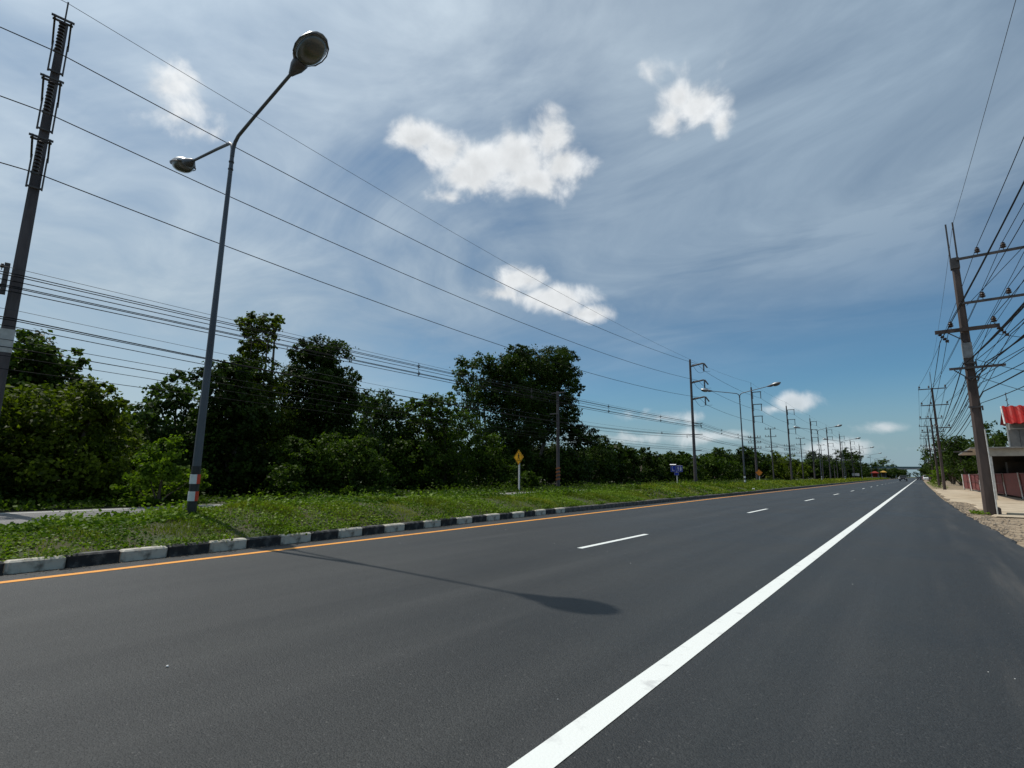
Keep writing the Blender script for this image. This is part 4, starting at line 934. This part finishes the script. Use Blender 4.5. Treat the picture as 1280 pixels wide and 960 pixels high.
m_ = MB(); m_.tube([(1.3, 1.85, 4.90), (1.34, 2.3, 4.5), (1.36, 2.5, 3.35)], .045, 7); m_.build('downpipe', M['post_white'], root, True)
m_ = MB(); m_.tube([(1.7, 3.6, 5.4), (1.65, 3.6, 7.2)], .022, 5)
for z, L in ((7.9, .9), (7.5, 1.2), (7.1, 1.4)): m_.box((1.67, 3.6, z - .8), (.03, L, .03))
m_.build('aerial', M['arm_steel'], root)
# maroon fence
fa, fb = Vector((3.9, 78.5, 0)), Vector((5.55, 41.6, 0)); nP = 6
fd = (fb - fa) / nP; fang = math.atan2(fd.y, fd.x); L = fd.length
fence = tag(empty('panel_fence', fa), 'maroon mesh fence panels with slanting white posts on the forecourt', 'fence')
mm = MB(); mm.box((L / 2, 0, .92), (L - .1, .03, 1.56)); me_panel = mm.mesh('mesh_panel', M['mesh_red'])
mm = MB()
for z in (.17, .92, 1.67): mm.box((L / 2, -.03, z), (L - .02, .05, .06))
for x in (.03, L * .5, L - .03): mm.box((x, -.032, .92), (.035, .05, 1.44))
me_frame = mm.mesh('panel_frame', M['mesh_frame'])
mm = MB(); mm.tube([(-.22, -.09, 1.72), (.26, -.09, .02)], .045, 6); me_post = mm.mesh('post', M['post_white'])
mm = MB(); mm.lathe((.6, -.05, .07), (0, 1, 0), [(.02, -.02), (.07, -.02), (.07, .03), (.02, .03)], 10); mm.lathe((L - .6, -.05, .07), (0, 1, 0), [(.02, -.02), (.07, -.02), (.07, .03), (.02, .03)], 10); me_wh = mm.mesh('caster', M['black'])
for k in range(nP):
    for nm, me in (('mesh_panel', me_panel), ('panel_frame', me_frame), ('post', me_post), ('caster', me_wh)):
        o = link(nm, me, fence); o.location = fd * k + Vector((random.uniform(-.04, .04), 0, 0)); o.rotation_euler = (random.uniform(-.02, .02), 0, fang + random.uniform(-.02, .02))

# ------------------------------------------------------------------ vehicles
def wheel(root, x, y, r=.36, wd=.24):
    t = MB(); t.lathe((x, y, r), (1, 0, 0), [(r * .6, -wd / 2), (r * .92, -wd / 2), (r, -wd * .35), (r, wd * .35), (r * .92, wd / 2), (r * .6, wd / 2)], 16); o = t.build('wheel', M['tyre'], root, True)
    h = MB(); h.lathe((x, y, r), (1, 0, 0), [(.05, -wd * .52), (r * .6, -wd * .46), (r * .6, wd * .46), (.05, wd * .52)], 12); h.build('rim', M['chrome'], o)
def vehicle(name, label, cat, loc, paint, kind, face=-1, rz=0):
    """front looks along -y"""
    root = tag(empty(name, loc, rz), label, cat)
    W = .90
    if kind == 'pickup': prof = [(-2.55, .45), (-2.6, .85), (-2.45, 1.05), (-1.35, 1.16), (2.55, 1.12), (2.6, .55), (2.4, .42)]; cab = [(-1.35, 1.14), (-.62, 1.74), (.75, 1.76), (1.05, 1.14)]
    elif kind == 'van': prof = [(-2.3, .40), (-2.35, .80), (-2.2, 1.05), (-1.7, 1.16), (2.3, 1.16), (2.35, .5), (2.2, .4)]; cab = [(-1.8, 1.14), (-1.0, 1.95), (2.15, 1.98), (2.32, 1.14)]
    else: prof = [(-2.2, .36), (-2.25, .62), (-2.1, .80), (-1.1, .95), (2.1, .98), (2.2, .6), (2.1, .36)]; cab = [(-1.15, .94), (-.4, 1.42), (1.0, 1.44), (1.85, .96)]
    b = MB(); b.quad_strip([[(x, y, z) for y, z in [(yy * (1 if abs(x) < W else .985), zz) for yy, zz in prof]] for x in (-W, -W * .96, W * .96, W)]); b.build('body', paint, root)
    c = MB(); c.quad_strip([[(x * (1 - .16 * (z - cab[0][1]) / (cab[1][1] - cab[0][1])), y, z) for y, z in cab] for x in (-W * .93, W * .93)]); c.build('cabin', paint, root)
    def cx(z): return W * .93 * (1 - .16 * (z - cab[0][1]) / (cab[1][1] - cab[0][1]))
    f0, f1 = cab[0], cab[1]; za, zb = f0[1] + .06, f1[1] - .07
    ya = f0[0] + (f1[0] - f0[0]) * .10; yb = f0[0] + (f1[0] - f0[0]) * .88
    g_ = MB(); g_.plate([(-cx(za) + .08, ya, za), (cx(za) - .08, ya, za), (cx(zb) - .08, yb, zb), (-cx(zb) + .08, yb, zb)], (0, -.7, .7), .02); g_.build('windscreen', M['glass'], root)
    for s in (-1, 1):
        y0, y1 = cab[0][0] + .45, cab[3][0] - .3; t0, t1 = cab[1][0] + .08, cab[2][0] - .05
        g_ = MB(); g_.plate([(s * cx(za), y0, za), (s * cx(za), y1, za), (s * cx(zb), t1, zb), (s * cx(zb), t0, zb)], (s, 0, 0), .015); g_.build('side_window', M['glass'], root)
        h = MB(); h.box((s * .70, prof[1][0] + .03, prof[1][1] - .02), (.28, .10, .15), bevel=.03); h.build('headlight', M['lens'], root)
        h = MB(); h.box((s * 1.0, cab[0][0] + .3, cab[0][1] + .1), (.2, .1, .14), bevel=.03); h.build('mirror', M['black'], root)
        wheel(root, s * .80, prof[0][0] + .95); wheel(root, s * .80, prof[-1][0] - .85)
    h = MB(); h.box((0, prof[1][0] - .02, .52), (1.7, .14, .26), bevel=.04); h.build('bumper', M['galv'] if kind == 'pickup' else paint, root)
    h = MB(); h.box((0, prof[1][0] + .0, prof[1][1] - .02), (.9, .08, .16)); h.build('grille', M['black'], root)
    h = MB(); h.box((0, prof[1][0] - .10, .54), (.36, .02, .15)); h.build('number_plate', M['sign_white'], root)
    return root
vehicle('pickup_truck', 'dark pickup truck driving towards the camera in the distance', 'pickup truck', (-4.0, 196, 0), M['car_dark'], 'pickup')
vehicle('white_car', 'small white car behind the dark pickup', 'car', (-5.9, 262, 0), M['car_white'], 'car')
vehicle('parked_van', 'white van parked far off on the right shoulder', 'van', (1.7, 236, 0), M['car_white'], 'van')
vehicle('parked_car', 'dark car stopped far off on the right shoulder', 'car', (-.2, 262, 0), M['car_dark'], 'car')
vehicle('red_car', 'tiny red car beyond the parked white van', 'car', (.8, 290, 0), M['car_red'], 'car')

# footbridge far ahead
root = tag(empty('footbridge', (0, 430, 0)), 'concrete footbridge crossing the highway far ahead', 'footbridge')
b = MB(); b.box((-11, 0, 6.35), (40, 2.6, .7)); b.build('deck', M['bridge'], root)
for s in (-1, 1):
    b = MB(); b.box((-11, s * 1.25, 7.25), (40, .1, 1.1)); b.build('parapet', M['bridge_green'], root)
for x in (-30, -12.5, 6.5):
    b = MB(); b.box((x, 0, 3.0), (.9, 1.2, 6.0)); b.build('pier', M['bridge'], root)
for x0, s in ((-31, -1), (9, 1)):
    b = MB(); b.box((x0 - s * .2, 6.5, 3.2), (2.2, 12, .35), rot=Matrix.Rotation(R(-28), 3, 'X')); b.build('stair', M['bridge'], root)

# stalls at the far left roadside
def stall(name, label, px, x, wd, dp, h, top, walls):
    p0 = at_x(px, 597, x); root = tag(empty(name, (x, p0.y, 0)), label, 'stall', 'stalls at the far end of the median')
    for sx in (-1, 1):
        for sy in (-1, 1):
            b = MB(); b.box((sx * (wd / 2 - .2), sy * (dp / 2 - .2), h / 2), (.2, .2, h)); b.build('post', M['galv'], root)
    b = MB(); b.quad_strip([[(-wd / 2 - .25, -dp / 2 - .5, h - .1), (wd / 2 + .25, -dp / 2 - .5, h - .1), (wd / 2 + .25, dp / 2 + .5, h - .1), (-wd / 2 - .25, dp / 2 + .5, h - .1)], [(-wd / 2 - .25, -dp / 2 - .5, h + .2), (wd / 2 + .25, -dp / 2 - .5, h + .2), (wd / 2 + .25, dp / 2 + .5, h + .2), (-wd / 2 - .25, dp / 2 + .5, h + .2)], [(-wd * .12, -dp * .1, h + .85), (wd * .12, -dp * .1, h + .85), (wd * .12, dp * .1, h + .85), (-wd * .12, dp * .1, h + .85)]]); b.build('roof', M[top], root)
    b = MB(); b.box((0, dp / 2 - .3, h / 2), (wd - .6, .15, h - .2)); b.build('back_wall', M[walls], root)
    b = MB(); b.box((0, -dp * .25, .5), (wd * .7, .8, 1.0)); b.build('counter', M['fascia'], root)
    return root
stall('market_stall', 'red-roofed stall on the far end of the median', 1094, -14.3, 2.4, 2.4, 2.5, 'awning_red', 'awning_red')
stall('market_stall', 'yellow-topped stall beyond the red stall', 1105, -13.9, 2.2, 2.2, 3.2, 'awning_yellow', 'dark_room')
stall('shelter', 'low open shelter with a tin roof near the pickup', 1111, -13.8, 3.4, 3, 2.0, 'tin', 'dark_room')

# litter on the median edge
for i, (px, py, lab) in enumerate(((871, 614, 'white litter scrap on the kerb before the blue sign'), (942, 612, 'white litter scrap on the grass near the second lamp'), (985, 606, 'white litter scrap farther along the median edge'), (582, 633, 'pale scrap in the weeds left of the pedestrian sign'), (104.5 * 2, 834, 'pale scrap lying on the asphalt lower left'))):
    if py > 700:
        d_ = ray(px, py); q = Vector((0, 0, CAM_H)) + d_ * (-CAM_H / d_.z); sz = .014; q.z = .002
    else:
        d_ = ray(px, py); q = Vector((0, 0, CAM_H)) + d_ * ((.24 - CAM_H) / d_.z); sz = .16
    b = MB(); k = [(math.cos(a) * random.uniform(.6, 1.1) * sz, math.sin(a) * random.uniform(.4, .8) * sz, random.uniform(0, .5) * sz) for a in np.linspace(0, 6.28, 8)[:-1]]
    b.quad_strip([k, [(x * .8, y * .8, z + sz * .35) for x, y, z in k]]); o = b.build('litter', M['litter'], None, False, q); tag(o, lab, 'litter')
